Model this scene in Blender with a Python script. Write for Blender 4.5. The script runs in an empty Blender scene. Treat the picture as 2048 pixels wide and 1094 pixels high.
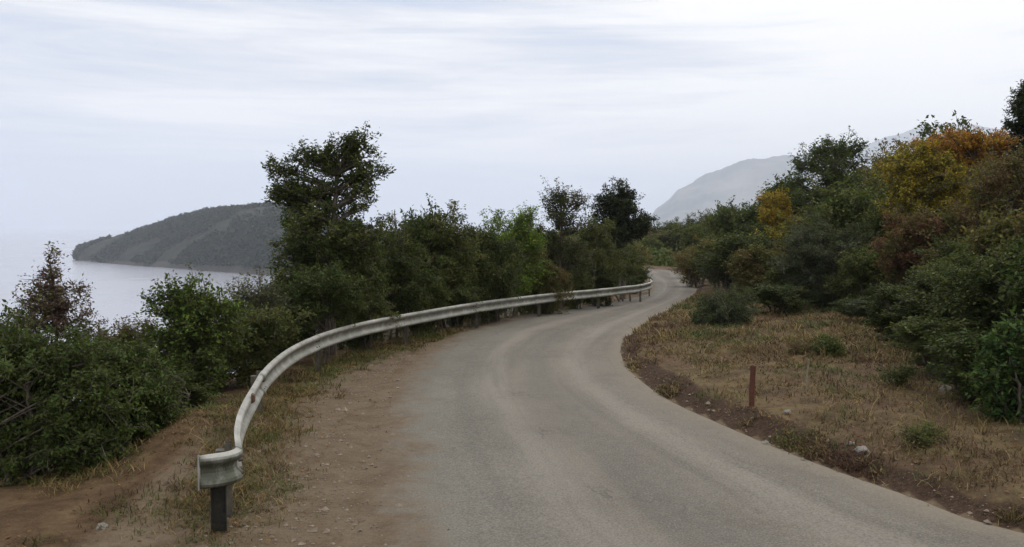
import bpy, math, random
import numpy as np
from mathutils import Vector, noise as mnoise

R = math.radians
scene = bpy.context.scene
col = scene.collection

# ------------------------------------------------------------------ camera
F = 1774.0                       # focal length in pixels of the 2048 wide photograph
EYE = 2.6                        # above the road surface
PITCH = math.atan((547 - 455) / F)
cam_d = bpy.data.cameras.new('camera')
cam_d.sensor_width = 36
cam_d.lens = 36 * F / 2048
cam_d.clip_start = 0.05
cam_d.clip_end = 60000
cam = bpy.data.objects.new('camera', cam_d)
cam.location = (0, 0, EYE)
cam.rotation_euler = (math.pi / 2 - PITCH, 0, 0)
col.objects.link(cam)
scene.camera = cam

# ------------------------------------------------------------------ world
SUN_EL, SUN_AZ = 50, 35          # azimuth clockwise from +Y (view direction)
world = bpy.data.worlds.new('World')
scene.world = world
world.use_nodes = True
wn, wl = world.node_tree.nodes, world.node_tree.links
wn.clear()
w_out = wn.new('ShaderNodeOutputWorld')
sky = wn.new('ShaderNodeTexSky')
sky.sky_type = 'NISHITA'
sky.sun_disc = False
sky.sun_elevation = R(SUN_EL)
sky.sun_rotation = R(SUN_AZ)
sky.altitude = 40
sky.dust_density = 2.5
bg_sky = wn.new('ShaderNodeBackground')
bg_sky.inputs['Strength'].default_value = 0.10
wl.new(sky.outputs[0], bg_sky.inputs['Color'])
tc = wn.new('ShaderNodeTexCoord')


def wmath(op, a, b=None, c=None, clamp=False):
    n = wn.new('ShaderNodeMath'); n.operation = op; n.use_clamp = clamp
    for k, v in enumerate((a, b, c)):
        if v is None: continue
        if isinstance(v, (int, float)): n.inputs[k].default_value = v
        else: wl.new(v, n.inputs[k])
    return n.outputs[0]


def wnoise(scale_xyz, scale, detail, rough, dist=0.0, loc=(0, 0, 0)):
    m = wn.new('ShaderNodeMapping')
    m.inputs['Scale'].default_value = scale_xyz
    m.inputs['Location'].default_value = loc
    wl.new(tc.outputs['Generated'], m.inputs['Vector'])
    n = wn.new('ShaderNodeTexNoise')
    n.inputs['Scale'].default_value = scale
    n.inputs['Detail'].default_value = detail
    n.inputs['Roughness'].default_value = rough
    n.inputs['Distortion'].default_value = dist
    wl.new(m.outputs[0], n.inputs['Vector'])
    return n.outputs['Fac']


sep = wn.new('ShaderNodeSeparateXYZ')
wl.new(tc.outputs['Generated'], sep.inputs[0])
streak = wnoise((1.0, 1.0, 8.0), 1.5, 5, 0.5, 0.35, (3.1, 1.7, 0.15))
wisps = wnoise((1.0, 1.0, 13.0), 2.4, 6, 0.62, 0.5, (8.2, 4.0, 2.6))
dens = wmath('ADD', wmath('MULTIPLY', streak, 0.6), wmath('MULTIPLY', wisps, 0.4))
# the veil is thinner towards the open sea (west), thicker inland
dens = wmath('ADD', dens, wmath('MULTIPLY', sep.outputs['X'], 0.13))
# and thinner close to the western horizon
lowsky = wmath('MULTIPLY', wmath('SUBTRACT', 0.16, sep.outputs['Z'], None, True), 0.35)
lowsky = wmath('MULTIPLY', lowsky, wmath('SUBTRACT', 0.35, sep.outputs['X'], None, True))
dens = wmath('SUBTRACT', dens, lowsky)
ramp = wn.new('ShaderNodeValToRGB')
ramp.color_ramp.elements[0].position = 0.37
ramp.color_ramp.elements[0].color = (0.44, 0.52, 0.66, 1)
ramp.color_ramp.elements[1].position = 0.56
ramp.color_ramp.elements[1].color = (1.02, 0.985, 0.93, 1)
e = ramp.color_ramp.elements.new(0.45)
e.color = (0.69, 0.70, 0.735, 1)
wl.new(dens, ramp.inputs[0])
bg_cloud = wn.new('ShaderNodeBackground')
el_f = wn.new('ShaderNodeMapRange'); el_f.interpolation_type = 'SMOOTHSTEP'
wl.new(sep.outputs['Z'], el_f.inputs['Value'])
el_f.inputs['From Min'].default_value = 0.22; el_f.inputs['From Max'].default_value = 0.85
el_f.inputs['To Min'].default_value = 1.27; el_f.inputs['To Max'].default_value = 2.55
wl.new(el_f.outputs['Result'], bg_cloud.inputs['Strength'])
wl.new(ramp.outputs[0], bg_cloud.inputs['Color'])
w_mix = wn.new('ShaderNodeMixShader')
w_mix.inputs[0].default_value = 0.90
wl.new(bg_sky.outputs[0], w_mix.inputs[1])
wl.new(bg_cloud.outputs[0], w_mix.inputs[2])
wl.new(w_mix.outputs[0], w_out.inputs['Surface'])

# ------------------------------------------------------------------ sun behind the clouds
sun_d = bpy.data.lights.new('sun', 'SUN')
sun_d.energy = 0.5
sun_d.angle = R(18)
sun_d.color = (1.0, 0.96, 0.9)
sun = bpy.data.objects.new('sun', sun_d)
az, el = R(SUN_AZ), R(SUN_EL)
sdir = Vector((math.sin(az) * math.cos(el), math.cos(az) * math.cos(el), math.sin(el)))
sun.rotation_euler = sdir.to_track_quat('Z', 'Y').to_euler()
col.objects.link(sun)

scene.view_settings.view_transform = 'Standard'
scene.view_settings.look = 'None'
scene.view_settings.exposure = 0.0
scene.view_settings.gamma = 1.0
scene.cycles.volume_bounces = 1
scene.cycles.max_bounces = 8
scene.cycles.transparent_max_bounces = 16
scene.cycles.use_denoising = True

# ------------------------------------------------------------------ helpers
def ray(px, py):
    a, b = (px - 1024) / F, -(py - 547) / F
    return (a, math.cos(PITCH) + b * math.sin(PITCH), -math.sin(PITCH) + b * math.cos(PITCH))


def at(px, py, Y):
    d = ray(px, py); k = Y / d[1]
    return Vector((d[0] * k, Y, EYE + d[2] * k))


def z0(y):                         # the road runs slightly downhill ahead
    y = np.asarray(y, float)
    t = np.clip((y - 14) / 12, 0, 1)
    s = 0.02 * 12 * (t * t * t - t ** 4 / 2)
    return -(s + 0.02 * np.clip(y - 26, 0, 80))


def gp(px, py, dz=0.0):            # pixel -> point on the road's surface level
    d = ray(px, py); Y = 5.0
    for _ in range(80):
        Y = Y * 0.4 + 0.6 * ((float(z0(Y)) + dz - EYE) / (d[2] / d[1]))
    return at(px, py, Y)


def resample(pts, step):
    P = [Vector(p) for p in pts]
    # Catmull-Rom, then equal arc lengths
    Q = []
    for i in range(len(P) - 1):
        a, b = P[max(i - 1, 0)], P[i]
        c, d = P[i + 1], P[min(i + 2, len(P) - 1)]
        for k in range(16):
            t = k / 16
            Q.append(0.5 * ((2 * b) + (c - a) * t + (2 * a - 5 * b + 4 * c - d) * t * t + (3 * b - a - 3 * c + d) * t ** 3))
    Q.append(P[-1])
    A = np.array([tuple(q) for q in Q])
    L = np.concatenate([[0], np.cumsum(np.linalg.norm(np.diff(A, axis=0), axis=1))])
    n = max(2, int(L[-1] / step) + 1)
    s = np.linspace(0, L[-1], n)
    return np.stack([np.interp(s, L, A[:, k]) for k in range(3)], 1)


def poly_dist(X, Y, P):
    best = np.full(X.shape, 1e9)
    for i in range(len(P) - 1):
        ax, ay = P[i][0], P[i][1]; bx, by = P[i + 1][0], P[i + 1][1]
        dx, dy = bx - ax, by - ay
        t = np.clip(((X - ax) * dx + (Y - ay) * dy) / (dx * dx + dy * dy + 1e-12), 0, 1)
        best = np.minimum(best, (X - ax - t * dx) ** 2 + (Y - ay - t * dy) ** 2)
    return np.sqrt(best)


def inside(X, Y, P):
    r = np.zeros(X.shape, bool); n = len(P)
    for i in range(n):
        ax, ay = P[i][0], P[i][1]; bx, by = P[(i + 1) % n][0], P[(i + 1) % n][1]
        c = (ay > Y) != (by > Y)
        xx = (bx - ax) * (Y - ay) / ((by - ay) if by != ay else 1e-9) + ax
        r ^= c & (X < xx)
    return r


def smooth(a, b, x):
    t = np.clip((x - a) / (b - a), 0, 1)
    return t * t * (3 - 2 * t)


rngN = np.random.RandomState(5)
_perm = rngN.rand(64, 64, 1)[..., 0]


def vnoise(X, Y, scale, seed=0):   # tiling value noise, vectorised
    x = X / scale + seed * 13.7; y = Y / scale + seed * 7.3
    xi = np.floor(x).astype(int); yi = np.floor(y).astype(int)
    fx = x - xi; fy = y - yi
    fx = fx * fx * (3 - 2 * fx); fy = fy * fy * (3 - 2 * fy)
    g = lambda i, j: _perm[i % 64, j % 64]
    return ((g(xi, yi) * (1 - fx) + g(xi + 1, yi) * fx) * (1 - fy) +
            (g(xi, yi + 1) * (1 - fx) + g(xi + 1, yi + 1) * fx) * fy) * 2 - 1


def fbm(X, Y, scale, octv=4, seed=0, gain=0.5):
    s = 0; a = 1; tot = 0
    for k in range(octv):
        s = s + a * vnoise(X, Y, scale / 2 ** k, seed + k * 3); tot += a; a *= gain
    return s / tot


def mesh_np(name, V, Fc, mat=None, smooth_sh=True, nper=4):
    V = np.asarray(V, np.float32); Fc = np.asarray(Fc, np.int32)
    me = bpy.data.meshes.new(name)
    me.vertices.add(len(V)); me.vertices.foreach_set('co', V.ravel())
    me.loops.add(Fc.size); me.loops.foreach_set('vertex_index', Fc.ravel())
    me.polygons.add(len(Fc))
    me.polygons.foreach_set('loop_start', np.arange(0, Fc.size, Fc.shape[1], dtype=np.int32))
    me.polygons.foreach_set('loop_total', np.full(len(Fc), Fc.shape[1], dtype=np.int32))
    me.polygons.foreach_set('use_smooth', np.full(len(Fc), smooth_sh))
    me.update(calc_edges=True)
    if mat: me.materials.append(mat)
    return me


def grid_faces(nu, nv):
    i, j = np.meshgrid(np.arange(nu - 1), np.arange(nv - 1), indexing='ij')
    a = (i * nv + j).ravel()
    return np.stack([a, a + nv, a + nv + 1, a + 1], 1)


def link(name, me, parent=None, **props):
    o = bpy.data.objects.new(name, me)
    col.objects.link(o)
    if parent is not None: o.parent = parent
    for k, v in props.items(): o[k] = v
    return o


def empty(name, loc=(0, 0, 0), rz=0, **props):
    o = bpy.data.objects.new(name, None)
    o.empty_display_size = 0.1
    o.location = loc; o.rotation_euler = (0, 0, rz)
    col.objects.link(o)
    for k, v in props.items(): o[k] = v
    return o


def attr_f(me, name, vals):
    a = me.attributes.new(name, 'FLOAT', 'POINT')
    a.data.foreach_set('value', np.asarray(vals, np.float32).ravel())


# ------------------------------------------------------------------ materials
class NT:
    def __init__(s, name):
        s.m = bpy.data.materials.new(name); s.m.use_nodes = True
        s.n, s.l = s.m.node_tree.nodes, s.m.node_tree.links
        s.n.clear()
        s.out = s.n.new('ShaderNodeOutputMaterial')

    def new(s, t, **kw):
        n = s.n.new('ShaderNode' + t)
        for k, v in kw.items(): setattr(n, k, v)
        return n

    def put(s, sock, v):
        if hasattr(v, 'is_output'): s.l.new(v, sock)
        else: sock.default_value = v

    def noise(s, scale, detail=4, rough=0.55, vec=None, dist=0.0):
        n = s.new('TexNoise')
        n.inputs['Scale'].default_value = scale; n.inputs['Detail'].default_value = detail
        n.inputs['Roughness'].default_value = rough; n.inputs['Distortion'].default_value = dist
        if vec is None: vec = s.coord()
        s.l.new(vec, n.inputs['Vector'])
        return n.outputs['Fac']

    def coord(s, out='Object'):
        return s.new('TexCoord').outputs[out]

    def mapping(s, vec, scale=(1, 1, 1), loc=(0, 0, 0), rot=(0, 0, 0)):
        m = s.new('Mapping'); s.l.new(vec, m.inputs['Vector'])
        m.inputs['Scale'].default_value = scale; m.inputs['Location'].default_value = loc
        m.inputs['Rotation'].default_value = rot
        return m.outputs[0]

    def math(s, op, a, b=0.0, c=None, clamp=False):
        n = s.new('Math', operation=op, use_clamp=clamp)
        s.put(n.inputs[0], a); s.put(n.inputs[1], b)
        if c is not None: s.put(n.inputs[2], c)
        return n.outputs[0]

    def ss(s, x, lo, hi):
        n = s.new('MapRange', interpolation_type='SMOOTHSTEP')
        s.put(n.inputs['Value'], x)
        n.inputs['From Min'].default_value = lo; n.inputs['From Max'].default_value = hi
        return n.outputs['Result']

    def mix(s, f, a, b, mode='MIX'):
        n = s.new('Mix', data_type='RGBA', blend_type=mode)
        s.put(n.inputs[0], f)
        for k, v in ((6, a), (7, b)):
            if isinstance(v, tuple) and len(v) == 3: v = v + (1,)
            s.put(n.inputs[k], v)
        return n.outputs[2]

    def ramp(s, fac, stops):
        n = s.new('ValToRGB'); cr = n.color_ramp
        cr.elements[0].position, cr.elements[0].color = stops[0][0], stops[0][1] + (1,)
        cr.elements[1].position, cr.elements[1].color = stops[-1][0], stops[-1][1] + (1,)
        for p, c in stops[1:-1]:
            e = cr.elements.new(p); e.color = c + (1,)
        s.l.new(fac, n.inputs[0])
        return n.outputs[0]

    def attr(s, name, typ='GEOMETRY', out='Fac'):
        n = s.new('Attribute', attribute_type=typ); n.attribute_name = name
        return n.outputs[out]

    def bump(s, h, strength, dist):
        n = s.new('Bump'); n.inputs['Strength'].default_value = strength
        n.inputs['Distance'].default_value = dist
        s.l.new(h, n.inputs['Height'])
        return n.outputs[0]

    def principled(s, color, rough=0.8, normal=None, metallic=0.0, spec=0.3):
        p = s.new('BsdfPrincipled')
        if isinstance(color, tuple): color = color + (1,)
        s.put(p.inputs['Base Color'], color); s.put(p.inputs['Roughness'], rough)
        s.put(p.inputs['Metallic'], metallic); s.put(p.inputs['Specular IOR Level'], spec)
        if normal is not None: s.l.new(normal, p.inputs['Normal'])
        s.l.new(p.outputs[0], s.out.inputs['Surface'])
        return p


def mat_leaf(name, rough=0.55, trans=0.35):
    t = NT(name)
    base = t.attr('leaf_color', 'OBJECT', 'Color')
    acc = t.attr('accent_color', 'OBJECT', 'Color')
    amt = t.attr('accent_amount', 'OBJECT', 'Fac')
    clump = t.attr('clump')
    one = t.attr('leafrand')
    f = t.ss(t.math('ADD', t.math('ADD', t.math('MULTIPLY', clump, 0.55), t.math('MULTIPLY', one, 0.45)), t.math('SUBTRACT', amt, 1.0)), -0.30, 0.30)
    c = t.mix(f, base, acc)
    var = t.math('ADD', t.math('MULTIPLY', one, 0.75), 0.62)
    c = t.mix(1.0, c, t.new('CombineColor').outputs[0], 'MIX') if False else c
    hs = t.new('HueSaturation')
    t.l.new(c, hs.inputs['Color']); t.l.new(var, hs.inputs['Value'])
    t.l.new(t.math('ADD', t.math('MULTIPLY', t.attr('leafrand2'), 0.05), 0.475), hs.inputs['Hue'])
    c = hs.outputs[0]
    p = t.new('BsdfPrincipled')
    t.l.new(c, p.inputs['Base Color']); p.inputs['Roughness'].default_value = rough
    p.inputs['Specular IOR Level'].default_value = 0.10
    tr = t.new('BsdfTranslucent')
    c2 = t.mix(1.0, c, (1.0, 1.0, 0.6), 'MULTIPLY')
    t.l.new(c2, tr.inputs['Color'])
    m = t.new('MixShader'); m.inputs[0].default_value = trans
    t.l.new(p.outputs[0], m.inputs[1]); t.l.new(tr.outputs[0], m.inputs[2])
    t.l.new(m.outputs[0], t.out.inputs['Surface'])
    return t.m


def mat_bark():
    t = NT('bark')
    n = t.noise(9, 6, 0.6, t.mapping(t.coord(), (3, 3, 0.8)))
    c = t.ramp(n, [(0.3, (0.045, 0.035, 0.027)), (0.7, (0.16, 0.13, 0.10))])
    t.principled(c, 0.9, t.bump(n, 0.6, 0.02))
    return t.m


def mat_grass():
    t = NT('grass_blades')
    c = t.new('Attribute', attribute_type='GEOMETRY'); c.attribute_name = 'gcol'
    p = t.new('BsdfPrincipled'); t.l.new(c.outputs['Color'], p.inputs['Base Color'])
    p.inputs['Roughness'].default_value = 0.7; p.inputs['Specular IOR Level'].default_value = 0.15
    tr = t.new('BsdfTranslucent'); t.l.new(c.outputs['Color'], tr.inputs['Color'])
    m = t.new('MixShader'); m.inputs[0].default_value = 0.3
    t.l.new(p.outputs[0], m.inputs[1]); t.l.new(tr.outputs[0], m.inputs[2])
    t.l.new(m.outputs[0], t.out.inputs['Surface'])
    return t.m


DIRT = [(0.28, (0.095, 0.064, 0.038)), (0.5, (0.142, 0.103, 0.066)), (0.75, (0.175, 0.134, 0.090))]


def mat_ground():
    t = NT('soil_and_litter')
    v = t.coord()
    big = t.noise(0.55, 5, 0.6, v)
    mid = t.noise(2.6, 6, 0.65, v, 0.4)
    fine = t.noise(22, 6, 0.7, v)
    grit = t.noise(90, 3, 0.6, v)
    # right-hand verge: dry, straw and brown earth
    verge = t.ramp(mid, [(0.30, (0.048, 0.032, 0.018)), (0.46, (0.098, 0.066, 0.034)), (0.60, (0.150, 0.106, 0.050)), (0.75, (0.075, 0.072, 0.028))])
    verge = t.mix(t.ss(big, 0.50, 0.62), verge, (0.110, 0.068, 0.042))
    dirt = t.ramp(mid, DIRT)
    bank = t.ramp(fine, [(0.3, (0.026, 0.016, 0.010)), (0.6, (0.068, 0.040, 0.024)), (0.8, (0.12, 0.078, 0.05))])
    slope = t.ramp(mid, [(0.3, (0.045, 0.027, 0.014)), (0.5, (0.096, 0.058, 0.029)), (0.7, (0.145, 0.098, 0.050))])
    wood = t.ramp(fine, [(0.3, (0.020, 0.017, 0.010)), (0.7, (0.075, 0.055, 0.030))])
    c = t.mix(t.math('ADD', t.attr('m_dirt'), t.math('MULTIPLY', t.math('SUBTRACT', mid, 0.5), 0.0), None, True), verge, dirt)
    jag = t.math('MULTIPLY', t.math('SUBTRACT', fine, 0.5), 1.2)
    for nm, cc in (('m_slope', slope), ('m_bank', bank), ('m_wood', wood)):
        a = t.attr(nm)
        w = t.math('MULTIPLY', t.math('MULTIPLY', a, t.math('SUBTRACT', 1.0, a)), 4.0)
        c = t.mix(t.ss(t.math('ADD', a, t.math('MULTIPLY', jag, w)), 0.3, 0.7), c, cc)
    c = t.mix(t.math('MULTIPLY', t.ss(grit, 0.55, 0.75), 0.4), c, (0.30, 0.26, 0.21))
    c = t.mix(0.5, c, t.ramp(fine, [(0.3, (0.45, 0.45, 0.45)), (0.7, (1, 1, 1))]), 'MULTIPLY')
    h = t.math('ADD', fine, t.math('MULTIPLY', grit, 0.4))
    t.principled(c, 0.95, t.bump(h, 0.7, 0.03), spec=0.1)
    return t.m


def mat_road():
    t = NT('worn_asphalt')
    v = t.coord()
    uv = t.attr('roaduv', out='Vector')
    sx = t.new('SeparateXYZ'); t.l.new(uv, sx.inputs[0])
    s_, t_ = sx.outputs['X'], sx.outputs['Y']        # metres along, -1..1 across
    stretch = t.mapping(uv, (0.12, 5.0, 1))
    streak = t.noise(1.0, 5, 0.6, stretch)
    blot = t.noise(0.5, 5, 0.6, v, 0.6)
    grit = t.noise(48, 5, 0.8, v)
    stone = t.new('TexVoronoi'); stone.inputs['Scale'].default_value = 95; t.l.new(v, stone.inputs['Vector'])
    c = t.ramp(blot, [(0.3, (0.116, 0.101, 0.081)), (0.5, (0.143, 0.126, 0.102)), (0.7, (0.166, 0.146, 0.118))])
    # polished wheel paths, darker middle, bluish outer lane
    tw = t.math('ADD', t_, t.math('MULTIPLY', t.math('SUBTRACT', t.noise(0.35, 2, 0.5, v), 0.5), 0.22))
    at_ = t.math('ABSOLUTE', t.math('SUBTRACT', t.math('ABSOLUTE', t.math('SUBTRACT', tw, 0.10)), 0.36))
    wheel = t.math('SUBTRACT', 1.0, t.ss(at_, 0.02, 0.17))
    c = t.mix(t.math('MULTIPLY', wheel, t.math('ADD', 0.30, t.math('MULTIPLY', blot, 0.5))), c, (0.215, 0.192, 0.160))
    mid_ = t.math('SUBTRACT', 1.0, t.ss(t.math('ABSOLUTE', t.math('SUBTRACT', tw, 0.10)), 0.03, 0.20))
    c = t.mix(t.math('MULTIPLY', mid_, 0.45), c, (0.092, 0.084, 0.070))
    spot = t.ss(t.noise(3.5, 4, 0.7, v), 0.60, 0.70)
    c = t.mix(t.math('MULTIPLY', spot, 0.35), c, (0.085, 0.078, 0.066))
    patch = t.ss(t.noise(9.0, 5, 0.8, v), 0.42, 0.62)
    c = t.mix(t.math('MULTIPLY', patch, 0.30), c, (0.19, 0.170, 0.140))
    c = t.mix(t.math('MULTIPLY', t.ss(streak, 0.46, 0.66), 0.45), c, (0.095, 0.086, 0.072))
    c = t.mix(t.math('MULTIPLY', t.ss(t_, -0.1, -0.7), 0.30), c, (0.118, 0.122, 0.102))
    c = t.mix(t.math('MULTIPLY', t.ss(grit, 0.5, 0.66), 0.45), c, (0.30, 0.27, 0.225))
    c = t.mix(t.math('MULTIPLY', t.ss(grit, 0.5, 0.36), 0.55), c, (0.050, 0.047, 0.042))
    # thin cracks
    vor = t.new('TexVoronoi', feature='DISTANCE_TO_EDGE'); vor.inputs['Scale'].default_value = 0.45
    warp = t.new('VectorMath', operation='ADD'); nn = t.new('TexNoise'); nn.inputs['Scale'].default_value = 2.5; nn.inputs['Detail'].default_value = 6
    t.l.new(v, nn.inputs['Vector'])
    sc = t.new('VectorMath', operation='SCALE'); sc.inputs['Scale'].default_value = 0.9
    t.l.new(nn.outputs['Color'], sc.inputs[0]); t.l.new(v, warp.inputs[0]); t.l.new(sc.outputs[0], warp.inputs[1]); t.l.new(warp.outputs[0], vor.inputs['Vector'])
    crack = t.math('MULTIPLY', t.ss(vor.outputs['Distance'], 0.010, 0.003), t.ss(t.noise(0.35, 3, 0.5, v), 0.50, 0.60))
    c = t.mix(t.math('MULTIPLY', crack, 0.35), c, (0.06, 0.058, 0.055))
    # dust lying on both margins
    edge_n = t.math('MULTIPLY', t.math('SUBTRACT', t.noise(1.3, 7, 0.7, v, 0.5), 0.5), 0.9)
    dl = t.ss(t.math('ADD', t.math('MULTIPLY', t_, -1.0), edge_n), 0.66, 1.02)
    dm = t.noise(2.6, 6, 0.65, v, 0.4); df = t.noise(22, 6, 0.7, v); dg = t.noise(90, 3, 0.6, v)
    dirt = t.ramp(dm, DIRT)
    dirt = t.mix(t.math('MULTIPLY', t.ss(dg, 0.55, 0.75), 0.4), dirt, (0.30, 0.26, 0.21))
    dirt = t.mix(0.5, dirt, t.ramp(df, [(0.3, (0.45, 0.45, 0.45)), (0.7, (1, 1, 1))]), 'MULTIPLY')
    dl = t.math('MAXIMUM', dl, t.ss(t.math('MULTIPLY', t_, -1.0), 0.86, 0.98))
    c = t.mix(dl, c, dirt)
    dr = t.ss(t.math('ADD', t_, t.math('MULTIPLY', edge_n, 0.4)), 0.72, 1.0)
    c = t.mix(t.math('MULTIPLY', dr, 0.55), c, (0.205, 0.170, 0.122))
    h = t.math('MULTIPLY', t.math('ADD', grit, t.math('MULTIPLY', crack, -1.0)), t.math('MULTIPLY', t.math('SUBTRACT', 1.0, dl), 0.27))
    h = t.math('ADD', h, t.math('MULTIPLY', dl, t.math('ADD', df, t.math('MULTIPLY', dg, 0.4))))
    t.principled(c, 0.9, t.bump(h, 0.7, 0.03), spec=0.12)
    return t.m


def mat_water():
    t = NT('sea_water')
    v = t.coord()
    n1 = t.noise(0.05, 5, 0.6, t.mapping(v, (1, 2.2, 1)))
    n2 = t.noise(0.006, 3, 0.5, v)
    p = t.principled(t.mix(n2, (0.26, 0.265, 0.30), (0.32, 0.32, 0.35)), t.math('ADD', 0.14, t.math('MULTIPLY', n2, 0.15)), t.bump(n1, 0.12, 1.0), spec=0.5)  # pale base colour stands in for the reflection of the bright sky
    return t.m


def mat_headland():
    t = NT('headland_scrub')
    v = t.coord()
    n = t.noise(0.020, 8, 0.7, v, 0.3)
    f = t.noise(0.14, 5, 0.7, v)
    c = t.ramp(n, [(0.36, (0.018, 0.024, 0.014)), (0.45, (0.030, 0.034, 0.020)), (0.56, (0.052, 0.046, 0.030)), (0.70, (0.095, 0.080, 0.055))])
    c = t.mix(0.7, c, t.ramp(f, [(0.35, (0.35, 0.35, 0.35)), (0.65, (1, 1, 1))]), 'MULTIPLY')
    c = t.mix(t.attr('shore'), c, (0.075, 0.068, 0.055))
    t.principled(c, 0.95, t.bump(f, 1.0, 4.0), spec=0.1)
    return t.m


def mat_mountain():
    t = NT('mountain_rock')
    v = t.coord()
    n = t.noise(0.0025, 9, 0.65, v)
    c = t.ramp(n, [(0.35, (0.028, 0.036, 0.026)), (0.5, (0.06, 0.065, 0.045)), (0.65, (0.17, 0.155, 0.13))])
    t.principled(c, 0.95, spec=0.1)
    return t.m


def mat_steel():
    t = NT('galvanised_steel')
    v = t.coord()
    n = t.noise(3.0, 6, 0.65, v)
    f = t.noise(40, 5, 0.6, v)
    c = t.ramp(n, [(0.3, (0.20, 0.20, 0.175)), (0.5, (0.30, 0.295, 0.262)), (0.75, (0.42, 0.405, 0.37))])
    c = t.mix(t.math('MULTIPLY', t.ss(f, 0.56, 0.68), 0.5), c, (0.30, 0.25, 0.19))
    rust = t.ss(t.noise(6, 6, 0.7, v, 0.6), 0.64, 0.72)
    c = t.mix(t.math('MULTIPLY', rust, 0.7), c, (0.17, 0.085, 0.04))
    g = t.math('MULTIPLY', t.attr('grime_dark'), t.ss(t.noise(5, 6, 0.7, t.mapping(v, (1, 1, 0.3))), 0.25, 0.6))
    c = t.mix(t.math('MULTIPLY', g, 0.75, None, True), c, (0.070, 0.075, 0.052))  # dirty valley, darker lower edge, panel ends and end-section face
    dent = t.noise(2.2, 3, 0.5, v)
    t.principled(c, t.math('ADD', 0.45, t.math('MULTIPLY', f, 0.3)), t.bump(t.math('ADD', t.math('MULTIPLY', f, 0.1), dent), 0.35, 0.05), metallic=0.3, spec=0.4)
    return t.m


def mat_plain(name, c1, c2, scale=8, rough=0.8, bump=0.3, metallic=0.0):
    t = NT(name)
    n = t.noise(scale, 6, 0.65, t.coord())
    t.principled(t.ramp(n, [(0.3, c1), (0.7, c2)]), rough, t.bump(n, bump, 0.02), metallic=metallic)
    return t.m


M_LEAF = mat_leaf('foliage')
M_BARK = mat_bark()
M_GRASS = mat_grass()
M_GROUND = mat_ground()
M_ROAD = mat_road()
M_STEEL = mat_steel()
M_POST = mat_plain('dark_post_steel', (0.05, 0.045, 0.035), (0.15, 0.13, 0.10), 14, 0.8)
M_RUST = mat_plain('rusty_red_metal', (0.055, 0.022, 0.014), (0.12, 0.045, 0.024), 22, 0.85)
M_STONE = mat_plain('pale_limestone', (0.13, 0.115, 0.092), (0.26, 0.235, 0.195), 12, 0.9, 0.6)
M_STICK = mat_plain('bleached_wood', (0.16, 0.13, 0.09), (0.28, 0.24, 0.17), 18, 0.9)

# ------------------------------------------------------------------ road edges (photograph pixels -> ground)
Lpx = [(700, 1094), (728, 960), (752, 860), (778, 780), (825, 720), (900, 672), (1000, 640), (1130, 615), (1235, 600), (1292, 588), (1302, 575), (1296, 562), (1278, 550), (1262, 540)]
Rpx = [(2048, 1062), (1850, 1000), (1650, 930), (1480, 862), (1340, 798), (1272, 750), (1246, 712), (1250, 682), (1300, 642), (1350, 615), (1385, 592), (1394, 574), (1378, 558), (1362, 545)]
Lw = [gp(*p) for p in Lpx]; Rw = [gp(*p) for p in Rpx]
Lroad = [Vector((-1.1, -6, 0)), Vector((-0.9, 1, 0)), Vector((-1.0, 4.2, 0))] + Lw
Rroad = [Vector((14.5, -3, 0)), Vector((9.5, 2.2, 0)), Vector((6.8, 4.9, 0))] + Rw
a, b = Lw[-1], Rw[-1]
bY = b.y
Lroad += [Vector((a.x - 3, a.y + 9, 0)), Vector((a.x - 11, a.y + 19, 0)), Vector((a.x - 15, a.y + 34, 0))]
Rroad += [Vector((b.x - 0.5, b.y + 9, 0)), Vector((b.x - 7, b.y + 19, 0)), Vector((b.x - 12, b.y + 31, 0))]
NS = 420
LE = resample(Lroad, 0.1); RE = resample(Rroad, 0.1)
LE = LE[np.linspace(0, len(LE) - 1, 900).astype(int)]; RE = RE[np.linspace(0, len(RE) - 1, 900).astype(int)]


def pair(Lr, Rr, n):
    """match left and right edge by knots so cross-sections stay square"""
    Ls, Rs = [], []
    k = len(Lr)
    L = resample_knots(Lr, 30); Rr2 = resample_knots(Rr, 30)
    return L, Rr2


def resample_knots(P, m):
    Q = []
    for i in range(len(P) - 1):
        a, b = P[max(i - 1, 0)], P[i]; c, d = P[i + 1], P[min(i + 2, len(P) - 1)]
        for k in range(m):
            t = k / m
            Q.append(0.5 * ((2 * b) + (c - a) * t + (2 * a - 5 * b + 4 * c - d) * t * t + (3 * b - a - 3 * c + d) * t ** 3))
    Q.append(P[-1])
    return np.array([tuple(q) for q in Q])


EL, ER = resample_knots(Lroad, 30), resample_knots(Rroad, 30)
# ragged asphalt edges
def ragged(E, other, amp, seed):
    E = E.copy(); d = E - other; d[:, 2] = 0
    d /= np.linalg.norm(d, axis=1)[:, None]
    n = fbm(E[:, 0], E[:, 1], 1.6, 5, seed, 0.6)
    return E + d * (n * amp)[:, None]
ELr, ERr = ragged(EL, ER, 0.16, 1), ragged(ER, EL, 0.09, 4)
NT_ = 25
tt = np.linspace(0, 1, NT_)
P = ELr[:, None, :] * (1 - tt)[None, :, None] + ERr[:, None, :] * tt[None, :, None]
tc_ = tt * 2 - 1
P[..., 2] = z0(P[..., 1]) + 0.006 + 0.035 * (1 - tc_[None, :] ** 2)
P[:, 0, 2] -= 0.012; P[:, -1, 2] -= 0.02
me = mesh_np('road', P.reshape(-1, 3), grid_faces(len(EL), NT_)[:, ::-1], M_ROAD)
mid = (ELr + ERr) / 2
s_len = np.concatenate([[0], np.cumsum(np.linalg.norm(np.diff(mid, axis=0), axis=1))])
a = me.attributes.new('roaduv', 'FLOAT_VECTOR', 'POINT')
uvv = np.zeros((len(EL), NT_, 3), np.float32); uvv[..., 0] = s_len[:, None]; uvv[..., 1] = tc_[None, :]
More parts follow.
